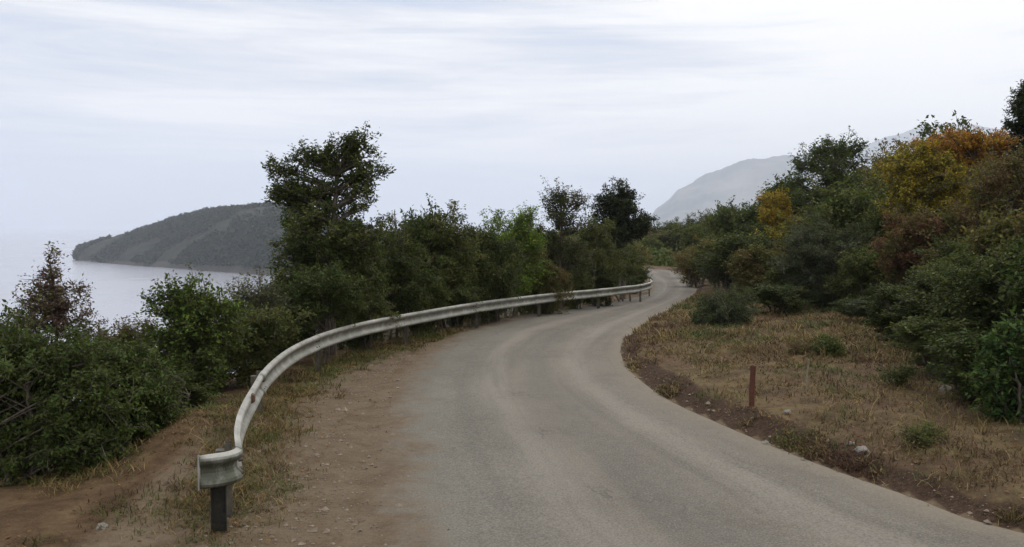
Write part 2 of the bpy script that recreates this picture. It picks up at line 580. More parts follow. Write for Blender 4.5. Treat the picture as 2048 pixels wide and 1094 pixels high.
a.data.foreach_set('vector', uvv.ravel())
link('road', me, kind='structure')
ROADPOLY = np.concatenate([EL[::3, :2], ER[::-3, :2]])

# ------------------------------------------------------------------ guardrail line
RAIL_TOP = 0.72
RPX = [(470, 893), (469, 860), (478, 822), (498, 780), (524, 740), (565, 702), (615, 676), (680, 655), (760, 637), (850, 620), (950, 604), (1080, 588), (1200, 577), (1272, 570), (1300, 563)]
rail_w = []
for px, py in RPX:
    q = gp(px, py, RAIL_TOP); rail_w.append(Vector((q.x, q.y, 0)))
last, prev = rail_w[-1], rail_w[-2]
rail_w += [last + Vector((0.4, 2.5, 0))]
rail_pts = resample(rail_w, 0.1)

def behind_rail(px, off=1.5):       # distance ahead at which a plant stands just seaward of the rail in this direction
    u = (px - 1024) / F
    s_ = rail_pts[:, 0] / rail_pts[:, 1]
    k = int(np.argmin(np.abs(s_ - u)))
    return float(rail_pts[k, 1]) + off


# crest of the seaward slope: follows the rail about 0.9 m outside it
rp = rail_pts[::8]
tan = np.gradient(rp[:, :2], axis=0); tan /= np.linalg.norm(tan, axis=1)[:, None]
nrm = np.stack([-tan[:, 1], tan[:, 0]], 1)          # left of travel = seaward
crest_mid = rp[:, :2] + nrm * 0.9
near = [(-90, -70), (-60, -12), (-30, 4), (-12, 7.4)] + [tuple(gp(x, y))[:2] for x, y in [(0, 985), (200, 958), (330, 900), (395, 850)]]
far = [(5.0, 56), (3.5, 72), (-2, 86), (-10, 100), (-14, 116), (-12, 160), (0, 260), (20, 500)]
CREST = np.array(near + [tuple(c) for c in crest_mid if c[1] > near[-1][1] + 0.6] + far)
LANDPOLY = np.concatenate([CREST, [(900, 500), (900, -70)]])
RIGHTPOLY = np.concatenate([ER[::3, :2], [(10, 500), (900, 500), (900, -60), (40, -60)]])
HILL_LINE = np.concatenate([ER[::3, :2][ER[::3, 1] < bY - 1], [(16, 100), (26, 160), (60, 300), (110, 500)]])
HILLPOLY = np.concatenate([HILL_LINE, [(900, 500), (900, -60), (40, -60)]])


def terrain(X, Y, full=False):
    X = np.asarray(X, float); Y = np.asarray(Y, float)
    inl = inside(X, Y, LANDPOLY); dL = np.where(inl, 0, poly_dist(X, Y, CREST))
    inr = inside(X, Y, RIGHTPOLY); dR = np.where(inr, poly_dist(X, Y, ER[::3]), 0)
    onroad = inside(X, Y, ROADPOLY)
    de = np.minimum(poly_dist(X, Y, ER[::3]), poly_dist(X, Y, EL[::3]))
    z = z0(Y)
    drop = 0.22 * np.minimum(dL, 2.5) + 0.60 * np.clip(dL - 2.5, 0, 6) + 0.95 * np.clip(dL - 8.5, 0, 1e9)
    z = z - drop * (1 + 0.1 * fbm(X, Y, 18, 3, 2))
    dH = np.where(inside(X, Y, HILLPOLY), poly_dist(X, Y, HILL_LINE), 0)
    rise = (0.17 + 0.07 * fbm(X, Y, 2.6, 3, 72)) * smooth(0.02, 0.42, dR) + 0.06 * np.clip(dH - 0.5, 0, 6) + 0.17 * np.clip(dH - 6.5, 0, 120)
    z = z + rise
    z = z + 0.38 * np.exp(-(((X + 3.75) / 0.55) ** 2 + ((Y - 10.6) / 1.5) ** 2)) + 0.12 * np.exp(-(((X + 3.3) / 0.35) ** 2 + ((Y - 8.6) / 0.9) ** 2))
    off = np.where(onroad, 0, smooth(0.1, 1.5, de))
    z = z + 0.05 * fbm(X, Y, 0.7, 3, 73) * smooth(0.15, 0.6, dR) + off * (0.07 * fbm(X, Y, 1.4, 4, 6) + 0.12 * fbm(X, Y, 7, 3, 8) * smooth(1.0, 6, de))
    z = z + 0.9 * fbm(X, Y, 40, 3, 9) * smooth(8, 40, dH) + 0.15 * fbm(X, Y, 3, 3, 10) * smooth(1, 5, dL)
    z = z - np.where(onroad, 0.05 * smooth(0.0, 0.25, de), 0) - np.where(de < 0.25, 0.004, 0)
    if full: return z, dL, dR, de, onroad
    return z


def ht(x, y): return float(terrain(np.array([x]), np.array([y]))[0])


def axis(lo, a, b, hi, step, grow=1.09):
    A = list(np.arange(a, b, step)); s = step; x = A[-1]
    while x < hi: s = min(s * grow, 12); x += s; A.append(x)
    s = step; x = a; B = []
    while x > lo: s = min(s * grow, 12); x -= s; B.append(x)
    return np.array(B[::-1] + A)


gx = axis(-170, -9, 11, 420, 0.12); gy = axis(-60, 4.5, 34, 500, 0.13)
GX, GY = np.meshgrid(gx, gy, indexing='ij')
Z, dL, dR, de, onroad = terrain(GX, GY, True)
me = mesh_np('ground', np.stack([GX, GY, Z], -1).reshape(-1, 3), grid_faces(len(gx), len(gy)), M_GROUND)
leftside = (~inside(GX, GY, RIGHTPOLY)) & (~onroad)
attr_f(me, 'm_dirt', np.where(dR > 0, 0, 1) * (1 - smooth(0.0, 0.5, dL)))
dcr = poly_dist(GX, GY, CREST)
slope_m = np.where(leftside, np.maximum(1 - smooth(0.1, 1.0, dcr), (dL > 0)), 0).astype(float)
slope_m = np.maximum(slope_m, np.where(leftside, smooth(-3.0, -4.0, GX) * (GY < 12), 0))
attr_f(me, 'm_slope', slope_m)
bw = 0.20 + 0.36 * np.clip(fbm(GX, GY, 2.2, 4, 71) + 0.35, 0, 1.2)
attr_f(me, 'm_bank', np.where(dR > 0, 1 - smooth(bw * 0.6, bw * 1.35, dR), 0))
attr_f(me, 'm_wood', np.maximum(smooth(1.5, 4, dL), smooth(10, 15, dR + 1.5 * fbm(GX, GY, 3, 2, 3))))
link('ground', me, kind='structure')

# ------------------------------------------------------------------ sea, headland, mountains
SEA = EYE - 40.0
sea = mesh_np('sea', [(-24000, -2500, SEA), (24000, -2500, SEA), (24000, 24000, SEA), (-24000, 24000, SEA)], [(0, 1, 2, 3)], mat_water(), False)
link('sea', sea, kind='structure')


def headland():
    us = np.concatenate([np.linspace(150, 620, 260), np.linspace(625, 1500, 130)])
    shore = [(150, 521), (200, 525), (250, 530), (350, 537), (450, 545), (560, 553), (700, 560), (1500, 580)]
    skyl = [(150, 512), (158, 494), (175, 488), (200, 479), (250, 465), (300, 452), (350, 436), (400, 425), (450, 418), (520, 411), (570, 412), (640, 430), (760, 462), (900, 490), (1500, 510)]
    nv = 90
    V = np.zeros((len(us), nv, 3)); sh = np.zeros((len(us), nv))
    for i, u in enumerate(us):
        ys = np.interp(u, *zip(*shore)); yk = np.interp(u, *zip(*skyl))
        D = 40 * F / (ys - 455)
        back = 60 + 2.4 * min(u - 150, 200)
        ridge = D + back * 0.55
        hz = (455 - yk) / F * ridge + EYE            # ridge height in world z
        for j in range(nv):
            v = j / (nv - 1) * 1.7
            Y = D + back * (v * 0.55)
            r = math.sin(min(v, 2 - v) * math.pi / 2) ** 0.75 if v > 0 else 0
            x = (u - 1024) / F * Y
            V[i, j] = (x, Y, SEA - 1 + (hz - SEA) * r)
            sh[i, j] = 1 if v < 0.05 else 0
    X, Y = V[..., 0], V[..., 1]
    amp = np.clip((V[..., 2] - SEA) / 25, 0, 1)
    V[..., 2] += amp * (4.0 * fbm(X, Y, 90, 4, 1) + 1.6 * fbm(X, Y, 9, 3, 2))
    me = mesh_np('headland', V.reshape(-1, 3), grid_faces(len(us), nv), mat_headland())
    attr_f(me, 'shore', sh)
    link('headland', me, kind='structure')
    return V


HEAD = headland()


def mountains():
    us = np.linspace(1230, 2500, 380)
    nv = 60
    mat = mat_mountain()
    for name, Y0, depth, prof in (
            ('mountain', 6000, 1500, [(1230, 470), (1295, 436), (1312, 414), (1330, 402), (1352, 381), (1384, 366), (1410, 349), (1440, 343), (1478, 326), (1530, 319), (1580, 316), (1640, 326), (1720, 350), (1800, 370), (2100, 400), (2500, 440)]),
            ('mountain_ridge', 8000, 1400, [(1230, 470), (1500, 420), (1600, 350), (1680, 310), (1740, 285), (1790, 268), (1840, 256), (1890, 256), (1950, 262), (2050, 270), (2500, 300)])):
        V = np.zeros((len(us), nv, 3))
        for i, u in enumerate(us):
            yk = np.interp(u, *zip(*prof))
            for j in range(nv):
                v = j / (nv - 1) * 2
                Y = Y0 - depth + depth * v
                hz = (455 - yk) / F * Y0 + EYE
                r = math.sin(min(v, 2 - v) * math.pi / 2) ** 1.1
                V[i, j] = ((u - 1024) / F * Y, Y, SEA - 3 + (hz - SEA) * r)
        X, Y = V[..., 0], V[..., 1]
        amp = np.clip((V[..., 2] - SEA) / 150, 0, 1)
        V[..., 2] += amp * (90 * (fbm(X, Y, 650, 7, 3, 0.6)) - 8)
        link(name, mesh_np(name, V.reshape(-1, 3), grid_faces(len(us), nv), mat), kind='structure')


mountains()

# ------------------------------------------------------------------ tubes
class Tubes:
    def __init__(s, n=5): s.V = []; s.F = []; s.n = n; s.c = 0

    def add(s, pts, rad):
        pts = np.asarray(pts, float); n = s.n
        t = np.gradient(pts, axis=0); t /= (np.linalg.norm(t, axis=1)[:, None] + 1e-9)
        up = np.array([0.31, 0.17, 0.93]); side = np.cross(t, up); side /= (np.linalg.norm(side, axis=1)[:, None] + 1e-9)
        up2 = np.cross(side, t)
        ang = np.arange(n) / n * 2 * np.pi
        ring = pts[:, None, :] + (side[:, None, :] * np.cos(ang)[None, :, None] + up2[:, None, :] * np.sin(ang)[None, :, None]) * np.asarray(rad)[:, None, None]
        m = len(pts); s.V.append(ring.reshape(-1, 3))
        for i in range(m - 1):
            for k in range(n):
                a = s.c + i * n + k; b = s.c + i * n + (k + 1) % n
                s.F.append((a, b, b + n, a + n))
        s.F.append(tuple(s.c + (m - 1) * n + k for k in (0, 1, 2, min(3, n - 1))) if n > 3 else (s.c + (m - 1) * n, s.c + (m - 1) * n + 1, s.c + (m - 1) * n + 2, s.c + (m - 1) * n + 2))
        s.c += m * n

    def mesh(s, name, mat):
        return mesh_np(name, np.concatenate(s.V), np.array([f[:4] for f in s.F if len(set(f)) == 4]), mat)


def bezier(a, b, c, n):
    t = np.linspace(0, 1, n)[:, None]
    return (1 - t) ** 2 * a + 2 * t * (1 - t) * b + t * t * c


def leaf_mesh(name, C, N, T, size, clump, rng, aspect=0.5):
    n = len(C)
    T = T - N * np.sum(T * N, 1)[:, None]; T /= (np.linalg.norm(T, axis=1)[:, None] + 1e-9)
    B = np.cross(N, T)
    L = size[:, None]; W = (size * aspect)[:, None]
    fold = 0.18
    v0 = C; v1 = C + T * L * 0.45 + B * W * 0.5 + N * L * fold * 0.5
    v2 = C + T * L - N * L * 0.08; v3 = C + T * L * 0.45 - B * W * 0.5 + N * L * fold * 0.5
    V = np.stack([v0, v1, v2, v3], 1).reshape(-1, 3)
    Fc = np.arange(4 * n).reshape(-1, 4)
    me = mesh_np(name, V, Fc, M_LEAF, False)
    attr_f(me, 'clump', np.repeat(clump, 4))
    attr_f(me, 'leafrand', np.repeat(rng.rand(n), 4)); attr_f(me, 'leafrand2', np.repeat(rng.rand(n), 4))
    return me


def make_plant(seed, lobes, base=(0, 0, 0), trunk_r=0.07, leaf=0.07, n_clump=60, twigs=9, per=24, twig_len=0.38,
               stems=1, stem_top=0.55, aspect=0.5, shell=0.55, spread=0.0):
    """lobes: (x, y, z, rx, rz). Returns (wood mesh, leaf mesh)."""
    rng = np.random.RandomState(seed)
    base = np.array(base, float)
    lob = np.array(lobes, float)
    w = lob[:, 3] * lob[:, 4]; w /= w.sum()
    top = (lob[:, 2] + lob[:, 4]).max()
    cx, cy = np.average(lob[:, 0], weights=w), np.average(lob[:, 1], weights=w)
    tb = Tubes(6); tw = Tubes(3)
    stem_paths = []
    for s in range(stems):
        off = (rng.rand(2) - 0.5) * spread
        b = base + np.array([off[0], off[1], 0]) * 0.4
        e = np.array([cx + off[0] * 1.2 + rng.randn() * 0.1, cy + off[1] * 1.2 + rng.randn() * 0.1, base[2] + (top - base[2]) * stem_top])
        m_ = (b + e) / 2 + np.append(rng.randn(2) * 0.12, 0)
        pth = bezier(b - np.array([0, 0, 0.25]), m_, e, 12)
        pth[2:-1, :2] += rng.randn(9, 2) * 0.015
        stem_paths.append(pth)
        tb.add(pth, trunk_r * np.linspace(1.15, 0.38, 12) / math.sqrt(stems))
    C, N, T, S, K = [], [], [], [], []
    for c in range(n_clump):
        li = rng.choice(len(lob), p=w); L = lob[li]
        d = rng.randn(3); d /= np.linalg.norm(d)
        rr = shell + (1 - shell) * rng.rand() if rng.rand() < 0.75 else rng.rand()
        ctr = L[:3] + d * np.array([L[3], L[3], L[4]]) * rr
        if ctr[2] < base[2] + 0.08: ctr[2] = base[2] + 0.08 + rng.rand() * 0.15
        sp = stem_paths[rng.randint(stems)]
        # attach below the clump
        k = int(np.clip(np.searchsorted(sp[:, 2], ctr[2] - 0.45 * np.linalg.norm(ctr[:2] - sp[5, :2]) - 0.1), 2, 11))
        st = sp[min(k, 11)]
        m_ = st * 0.45 + ctr * 0.55 + np.array([0, 0, 0.10 * np.linalg.norm(ctr - st)]) + rng.randn(3) * 0.05
        br = bezier(st, m_, ctr, 7)
        r0 = trunk_r * 0.30 / math.sqrt(stems) * (0.6 + 0.6 * rng.rand())
        tb.add(br, np.linspace(r0, r0 * 0.28, 7))
        cv = rng.rand()
        out = ctr - np.array([cx, cy, base[2] + (top - base[2]) * 0.45]); out /= (np.linalg.norm(out) + 1e-6)
        for q in range(twigs):
            d2 = rng.randn(3) * 0.75 + out * 0.75 + np.array([0, 0, 0.25]); d2 /= np.linalg.norm(d2)
            s0 = br[rng.randint(3, 7)]
            ln = twig_len * (0.5 + 0.8 * rng.rand())
            e2 = s0 + d2 * ln + np.array([0, 0, -0.05 * ln])
            tp = bezier(s0, (s0 + e2) / 2 + rng.randn(3) * 0.03, e2, 4)
            tw.add(tp, np.array([0.006, 0.005, 0.004, 0.002]) * (leaf / 0.06))
            m = int(per * (0.6 + 0.8 * rng.rand()))
            t = rng.rand(m) ** 0.7
            ps = s0 + (e2 - s0) * t[:, None] + rng.randn(m, 3) * leaf * 0.55
            nn = rng.randn(m, 3) * 0.7 + np.array([0, 0, 0.8]) + out * 0.35; nn /= np.linalg.norm(nn, axis=1)[:, None]
            td = d2 * 0.6 + rng.randn(m, 3) * 0.8
            C.append(ps); N.append(nn); T.append(td)
            S.append(leaf * (0.6 + 0.7 * rng.rand(m))); K.append(np.full(m, np.clip(cv + rng.randn() * 0.06, 0, 1)))
    C = np.concatenate(C); N = np.concatenate(N); T = np.concatenate(T); S = np.concatenate(S); K = np.concatenate(K)
    leafm = leaf_mesh('crown', C, N, T, S, K, rng, aspect)
    c0 = tb.c
    tb.V += tw.V
    tb.F += [tuple(i + c0 for i in f) for f in tw.F]
    return tb.mesh('trunk', M_BARK), leafm


# leaf colours (real-world albedo)
DARK = (0.052, 0.072, 0.020)
GREEN = (0.074, 0.100, 0.026)
OLIVE = (0.115, 0.118, 0.036)
BRIGHT = (0.150, 0.220, 0.032)
GREY = (0.082, 0.092, 0.055)
YELLOW = (0.29, 0.225, 0.028)
GOLD = (0.33, 0.205, 0.030)
ORANGE = (0.31, 0.145, 0.028)
RUSSET = (0.19, 0.090, 0.055)
PURPLE = (0.125, 0.075, 0.065)
BROWN = (0.15, 0.095, 0.042)
BLACKG = (0.030, 0.038, 0.020)


def plant(kind, wood, leaves, loc, label, cat, color, accent=None, amount=0.0, group=None, rz=0.0, scale=(1, 1, 1)):
    parts = ('trunk', 'crown') if cat == 'tree' else ('stem', 'foliage')
    t = empty(kind, loc, rz, label=label, category=cat)
    t.scale = scale
    if group: t['group'] = group
    for nm, m in zip(parts, (wood, leaves)):
        o = link(nm, m, t)
        if m is leaves:
            o['leaf_color'] = [*color]
            o['accent_color'] = [*(accent or color)]
            o['accent_amount'] = float(amount)
    return t


def from_pixels(cx, Y, lob_px, depth_k=1.0, ysc=None):
    """lobes given as (px, py, rx_px, ry_px) at distance Y -> local lobes round the base point"""
    bx = (cx - 1024) / F * Y
    rng = np.random.RandomState(int(cx) + int(Y * 10))
    out = []
    bz = ht(bx, Y)
    for (px, py, rx, ry) in lob_px:
        p = at(px, py, Y); k = Y / F
        out.append((p.x - bx, rng.uniform(-0.35, 0.35) * rx * k, p.z - bz, rx * k, ry * k))
    return (bx, Y, bz), out


# ---- individually shaped trees and shrubs read off the photograph -----------
def special(kind, cat, label, cx, Y, lob_px, color, accent=None, amount=0.0, group=None, seed=1, **kw):
    loc, lob = from_pixels(cx, Y, lob_px)
    w, l = make_plant(seed, lob, **kw)
    return plant(kind, w, l, loc, label, cat, color, accent, amount, group)


# big tree behind the rail
special('broadleaf_tree', 'tree', 'tallest tree behind the guardrail, ragged crown with a side branch leaning seaward', 662, behind_rail(662, 1.9),
        [(690, 305, 42, 36), (722, 288, 24, 26), (650, 335, 55, 38), (615, 325, 32, 28), (545, 345, 22, 18), (575, 375, 35, 24), (735, 345, 38, 42), (690, 390, 75, 45),
         (600, 415, 60, 38), (565, 400, 34, 26), (650, 465, 95, 50), (740, 470, 40, 45), (610, 520, 75, 50), (700, 540, 70, 60), (640, 590, 60, 50)],
        DARK, OLIVE, 0.30, seed=11, trunk_r=0.10, leaf=0.075, n_clump=230, twigs=8, per=20, twig_len=0.25, stem_top=0.8)
special('twiggy_sapling', 'tree', 'thin bare-stemmed sapling poking up just right of the tallest tree', 792, behind_rail(792, 2.6),
        [(798, 402, 8, 8), (785, 440, 14, 14), (790, 480, 20, 20)], DARK, BROWN, 0.3, seed=12, trunk_r=0.03, leaf=0.06, n_clump=10, twigs=5, per=9, twig_len=0.22, stem_top=0.9)
special('leafy_shrub', 'shrub', 'dark rounded shrub behind the rail, right beside the tallest tree', 800, behind_rail(800, 1.5),
        [(800, 490, 50, 45), (770, 540, 60, 55), (830, 560, 50, 50), (790, 590, 60, 40)], DARK, OLIVE, 0.25, seed=13, leaf=0.07, n_clump=80, twigs=8, per=20, twig_len=0.25, stems=3, spread=0.6)
special('leafy_shrub', 'shrub', 'domed green shrub near the middle of the row behind the guardrail', 892, behind_rail(892, 2.0),
        [(895, 455, 58, 48), (850, 480, 45, 40), (930, 500, 45, 45), (890, 540, 75, 55), (870, 580, 60, 40)], GREEN, OLIVE, 0.5, seed=14, leaf=0.075, n_clump=110, twigs=8, per=22, twig_len=0.27, stems=3, spread=0.8)
special('leafy_shrub', 'shrub', 'brightest light green shrub in the row behind the guardrail', 1015, behind_rail(1015, 2.4),
        [(990, 450, 38, 34), (1045, 450, 38, 36), (1010, 490, 60, 42), (1060, 510, 40, 40), (1020, 550, 65, 40)], BRIGHT, GREEN, 0.30, seed=15, leaf=0.085, n_clump=110, twigs=8, per=20, twig_len=0.30, stems=3, spread=0.9)
special('thin_tree', 'tree', 'sparse grey-green tree with sky showing through its crown behind the rail', 1125, behind_rail(1125, 2.2),
        [(1110, 400, 32, 26), (1150, 400, 30, 26), (1095, 430, 26, 24), (1140, 440, 45, 32), (1110, 485, 42, 34), (1150, 520, 38, 34)], DARK, PURPLE, 0.25, seed=16, trunk_r=0.07, leaf=0.085, n_clump=95, twigs=7, per=15, twig_len=0.42, stem_top=0.75)
special('leafy_shrub', 'shrub', 'olive shrub between the sparse tree and the dark round tree, behind the rail', 1190, behind_rail(1190, 2.0),
        [(1190, 470, 42, 45), (1170, 520, 50, 40), (1225, 520, 40, 36)], OLIVE, DARK, 0.4, seed=17, leaf=0.09, n_clump=70, twigs=8, per=18, twig_len=0.32, stems=3, spread=0.9)
special('holm_oak', 'tree', 'dense blackish round-topped tree at the far end of the guardrail', 1245, behind_rail(1245, 4.5),
        [(1238, 400, 40, 40), (1225, 425, 38, 40), (1262, 430, 40, 42), (1245, 460, 52, 38), (1288, 440, 20, 18), (1285, 470, 22, 22)], BLACKG, DARK, 0.25, seed=18, trunk_r=0.12, leaf=0.10, n_clump=130, twigs=9, per=24, twig_len=0.32, stem_top=0.7)
special('leafy_shrub', 'shrub', 'low dark shrub under the round dark tree at the rail end', 1255, behind_rail(1255, 2.0),
        [(1250, 520, 45, 28), (1215, 530, 45, 26), (1262, 545, 24, 16)], OLIVE, DARK, 0.5, seed=19, leaf=0.08, n_clump=55, twigs=8, per=18, twig_len=0.26, stems=3, spread=0.9)
# near left
special('leafy_shrub', 'shrub', 'large dark shrub filling the lower left corner of the slope', 70, 9.6,
        [(20, 690, 110, 70), (130, 720, 110, 70), (60, 800, 140, 85), (210, 800, 85, 80), (-60, 760, 120, 110), (120, 880, 150, 60), (-20, 880, 120, 60)],
        GREEN, DARK, 0.45, seed=21, leaf=0.055, n_clump=230, twigs=9, per=22, twig_len=0.22, stems=5, spread=1.0, trunk_r=0.09)
special('leafy_shrub', 'shrub', 'dark bushy shrub right of the lower left corner, above the orange dirt', 265, 10.4,
        [(250, 760, 75, 60), (300, 800, 60, 60), (230, 840, 85, 60), (300, 870, 55, 45), (190, 740, 60, 50)],
        DARK, GREEN, 0.45, seed=22, leaf=0.055, n_clump=150, twigs=9, per=22, twig_len=0.22, stems=4, spread=0.8, trunk_r=0.07)
special('autumn_sapling', 'tree', 'slim sapling with sparse purple-brown leaves above the left shrubs', 118, 12.6,
        [(104, 515, 10, 26), (100, 565, 28, 26), (75, 600, 40, 28), (140, 590, 36, 34), (110, 640, 60, 40), (165, 640, 40, 40), (60, 660, 50, 40), (190, 605, 14, 10)],
        PURPLE, OLIVE, 0.35, seed=23, leaf=0.055, n_clump=90, twigs=6, per=11, twig_len=0.22, trunk_r=0.04, stem_top=0.9)
special('leafy_shrub', 'shrub', 'upright light green bush with a bare brown foot beside the near rail end', 385, 13.0,
        [(380, 585, 48, 36), (340, 620, 50, 40), (420, 640, 60, 50), (380, 690, 90, 60), (320, 700, 55, 50), (390, 745, 60, 42)],
        GREEN, BRIGHT, 0.18, seed=24, leaf=0.065, n_clump=150, twigs=8, per=20, twig_len=0.24, stems=3, spread=0.4, trunk_r=0.07)
special('thin_shrub', 'shrub', 'sparse pale twiggy shrub with water glinting through, behind the rail curve', 500, behind_rail(500, 5.5),
        [(470, 600, 35, 28), (520, 590, 40, 30), (555, 605, 30, 28), (500, 645, 60, 34)],
        GREY, OLIVE, 0.4, seed=25, leaf=0.06, n_clump=60, twigs=6, per=10, twig_len=0.30, stems=3, spread=0.6, trunk_r=0.05)
special('leafy_shrub', 'shrub', 'olive shrub standing close behind the rail where it curves', 520, behind_rail(520, 3.0),
        [(520, 660, 60, 38), (470, 690, 45, 42), (560, 650, 45, 34), (500, 720, 40, 34)],
        OLIVE, DARK, 0.4, seed=26, leaf=0.06, n_clump=90, twigs=8, per=18, twig_len=0.22, stems=3, spread=0.6, trunk_r=0.05)
special('thin_shrub', 'shrub', 'sparse brown-tinged shrub on the slope between the sapling and the upright bush', 225, 14.0,
        [(215, 680, 45, 28), (260, 690, 40, 30), (190, 700, 50, 30), (290, 660, 30, 24)],
        OLIVE, PURPLE, 0.4, seed=27, leaf=0.055, n_clump=60, twigs=6, per=13, twig_len=0.24, stems=3, spread=0.6, trunk_r=0.04)
special('leafy_shrub', 'shrub', 'shrub massed behind the rail in front of the tallest tree', 640, behind_rail(640, 1.3),
        [(620, 600, 65, 42), (690, 595, 50, 36), (580, 625, 40, 30), (650, 560, 70, 40)],
        DARK, GREEN, 0.35, seed=28, leaf=0.065, n_clump=90, twigs=8, per=20, twig_len=0.24, stems=3, spread=0.6, trunk_r=0.05)

# right-hand side
special('round_bush', 'shrub', 'rounded grey-green bush at the inside of the bend, by the road edge', 1442, 21.5,
        [(1440, 615, 62, 38), (1410, 635, 42, 32), (1485, 620, 36, 34), (1445, 645, 60, 26)], GREY, DARK, 0.45, seed=31, leaf=0.055, n_clump=110, twigs=8, per=22, twig_len=0.2, stems=4, spread=0.9, trunk_r=0.05)
special('small_shrub', 'shrub', 'small green shrub standing alone in the dry grass', 1662, 15.5,
        [(1662, 690, 24, 20), (1655, 710, 26, 20)], GREEN, OLIVE, 0.3, seed=32, leaf=0.045, n_clump=26, twigs=7, per=16, twig_len=0.14, stems=3, spread=0.3, trunk_r=0.025)
special('small_shrub', 'shrub', 'low brown twiggy shrublet just left of the small green shrub in the grass', 1598, 15.8,
        [(1585, 700, 22, 12), (1612, 705, 18, 12), (1600, 720, 26, 12)], BROWN, OLIVE, 0.4, seed=51, leaf=0.035, n_clump=26, twigs=7, per=9, twig_len=0.16, stems=4, spread=0.4, trunk_r=0.025)
special('small_shrub', 'shrub', 'low dull green shrublet in the grass near the road edge at lower right', 1850, 9.6,
        [(1835, 868, 26, 14), (1870, 875, 22, 12)], OLIVE, GREEN, 0.4, seed=52, leaf=0.032, n_clump=24, twigs=7, per=12, twig_len=0.11, stems=4, spread=0.3, trunk_r=0.02)
special('small_shrub', 'shrub', 'small dark shrublet at the foot of the scrub on the right side of the verge', 1795, 12.6,
        [(1790, 765, 24, 14), (1815, 772, 18, 12)], DARK, OLIVE, 0.4, seed=53, leaf=0.035, n_clump=24, twigs=7, per=12, twig_len=0.12, stems=4, spread=0.3, trunk_r=0.02)
special('broadleaf_shrub', 'shrub', 'bright green leafy shrub at the right edge beside the dry verge', 2040, 10.6,
        [(2040, 690, 40, 45), (2070, 740, 60, 60), (2005, 760, 38, 45), (2060, 810, 50, 40)], (0.045, 0.085, 0.024), GREEN, 0.35, seed=33, leaf=0.085, n_clump=60, twigs=8, per=16, twig_len=0.22, stems=3, spread=0.5, trunk_r=0.05, aspect=0.45)
special('round_bush', 'shrub', 'grey-green shrub mass in the middle of the right hillside, above the verge', 1665, 25.5,
        [(1640, 480, 75, 52), (1700, 500, 60, 50), (1600, 530, 60, 50), (1680, 560, 85, 50), (1610, 585, 50, 34), (1730, 580, 45, 40)], GREY, DARK, 0.40, seed=34, leaf=0.075, n_clump=190, twigs=9, per=22, twig_len=0.28, stems=5, spread=1.6, trunk_r=0.08)
special('open_tree', 'tree', 'green tree with open crown standing up on the skyline of the right hillside', 1660, 36,
        [(1690, 295, 46, 26), (1650, 310, 42, 26), (1722, 300, 20, 26), (1610, 330, 30, 24), (1670, 350, 75, 36), (1620, 380, 60, 36), (1700, 400, 70, 40)], GREEN, DARK, 0.35, seed=35, leaf=0.11, n_clump=130, twigs=7, per=17, twig_len=0.42, trunk_r=0.10, stem_top=0.8)
special('autumn_tree', 'tree', 'yellow-green autumn tree high on the right hillside', 1845, 25,
        [(1830, 350, 60, 50), (1880, 360, 50, 50), (1810, 400, 50, 44), (1870, 420, 60, 45), (1840, 320, 45, 34), (1920, 400, 40, 40)], OLIVE, YELLOW, 0.62, seed=36, leaf=0.085, n_clump=170, twigs=8, per=20, twig_len=0.3, trunk_r=0.09, stem_top=0.75)
special('autumn_tree', 'tree', 'orange-leaved autumn tree on the skyline at upper right', 1955, 29,
        [(1900, 290, 60, 26), (1960, 282, 60, 26), (2020, 285, 50, 28), (1850, 300, 40, 24), (1990, 320, 60, 34), (1930, 330, 60, 30)], GOLD, ORANGE, 0.55, seed=37, leaf=0.09, n_clump=150, twigs=8, per=20, twig_len=0.3, trunk_r=0.09, stem_top=0.75)
special('autumn_shrub', 'shrub', 'reddish-brown shrub in the middle of the right hillside', 1825, 21,
        [(1820, 460, 60, 34), (1800, 500, 50, 40), (1850, 500, 46, 44), (1830, 530, 60, 34)], RUSSET, OLIVE, 0.45, seed=38, leaf=0.065, n_clump=130, twigs=8, per=22, twig_len=0.24, stems=4, spread=0.8, trunk_r=0.05)
special('autumn_shrub', 'shrub', 'small golden-yellow bush on the hillside above the far bend', 1552, 38,
        [(1552, 405, 28, 26), (1540, 430, 30, 24), (1565, 440, 24, 24)], YELLOW, GOLD, 0.4, seed=39, leaf=0.11, n_clump=60, twigs=8, per=18, twig_len=0.36, stems=3, spread=0.6, trunk_r=0.06)
special('holm_oak', 'tree', 'tall dark tree cut off by the right edge, highest on the skyline', 2075, 23,
        [(2050, 200, 32, 30), (2035, 225, 24, 22), (2075, 190, 40, 40), (2050, 255, 30, 24), (2090, 260, 50, 40), (2080, 330, 60, 50)], BLACKG, DARK, 0.3, seed=40, leaf=0.08, n_clump=130, twigs=8, per=20, twig_len=0.26, trunk_r=0.12, stem_top=0.8)
special('autumn_shrub', 'shrub', 'brown and rust tinged tree-like shrub below the orange tree at right', 2000, 20,
        [(1990, 370, 60, 50), (2040, 360, 50, 60), (1970, 430, 55, 45), (2040, 450, 60, 60)], BROWN, OLIVE, 0.45, seed=41, leaf=0.075, n_clump=150, twigs=8, per=19, twig_len=0.27, stems=3, spread=0.8, trunk_r=0.08)

# ------------------------------------------------------------------ shared shrub shapes for the massed scrub
def random_lobes(seed, w, h, n):
    rng = np.random.RandomState(seed); L = []
    for k in range(n):
        a = rng.rand() * 6.28; r = rng.rand() ** 0.6 * w * 0.6
        z = h * (0.25 + 0.5 * rng.rand())
        L.append((r * math.cos(a), r * math.sin(a), z, w * (0.32 + 0.2 * rng.rand()), h * (0.22 + 0.12 * rng.rand())))
    return L


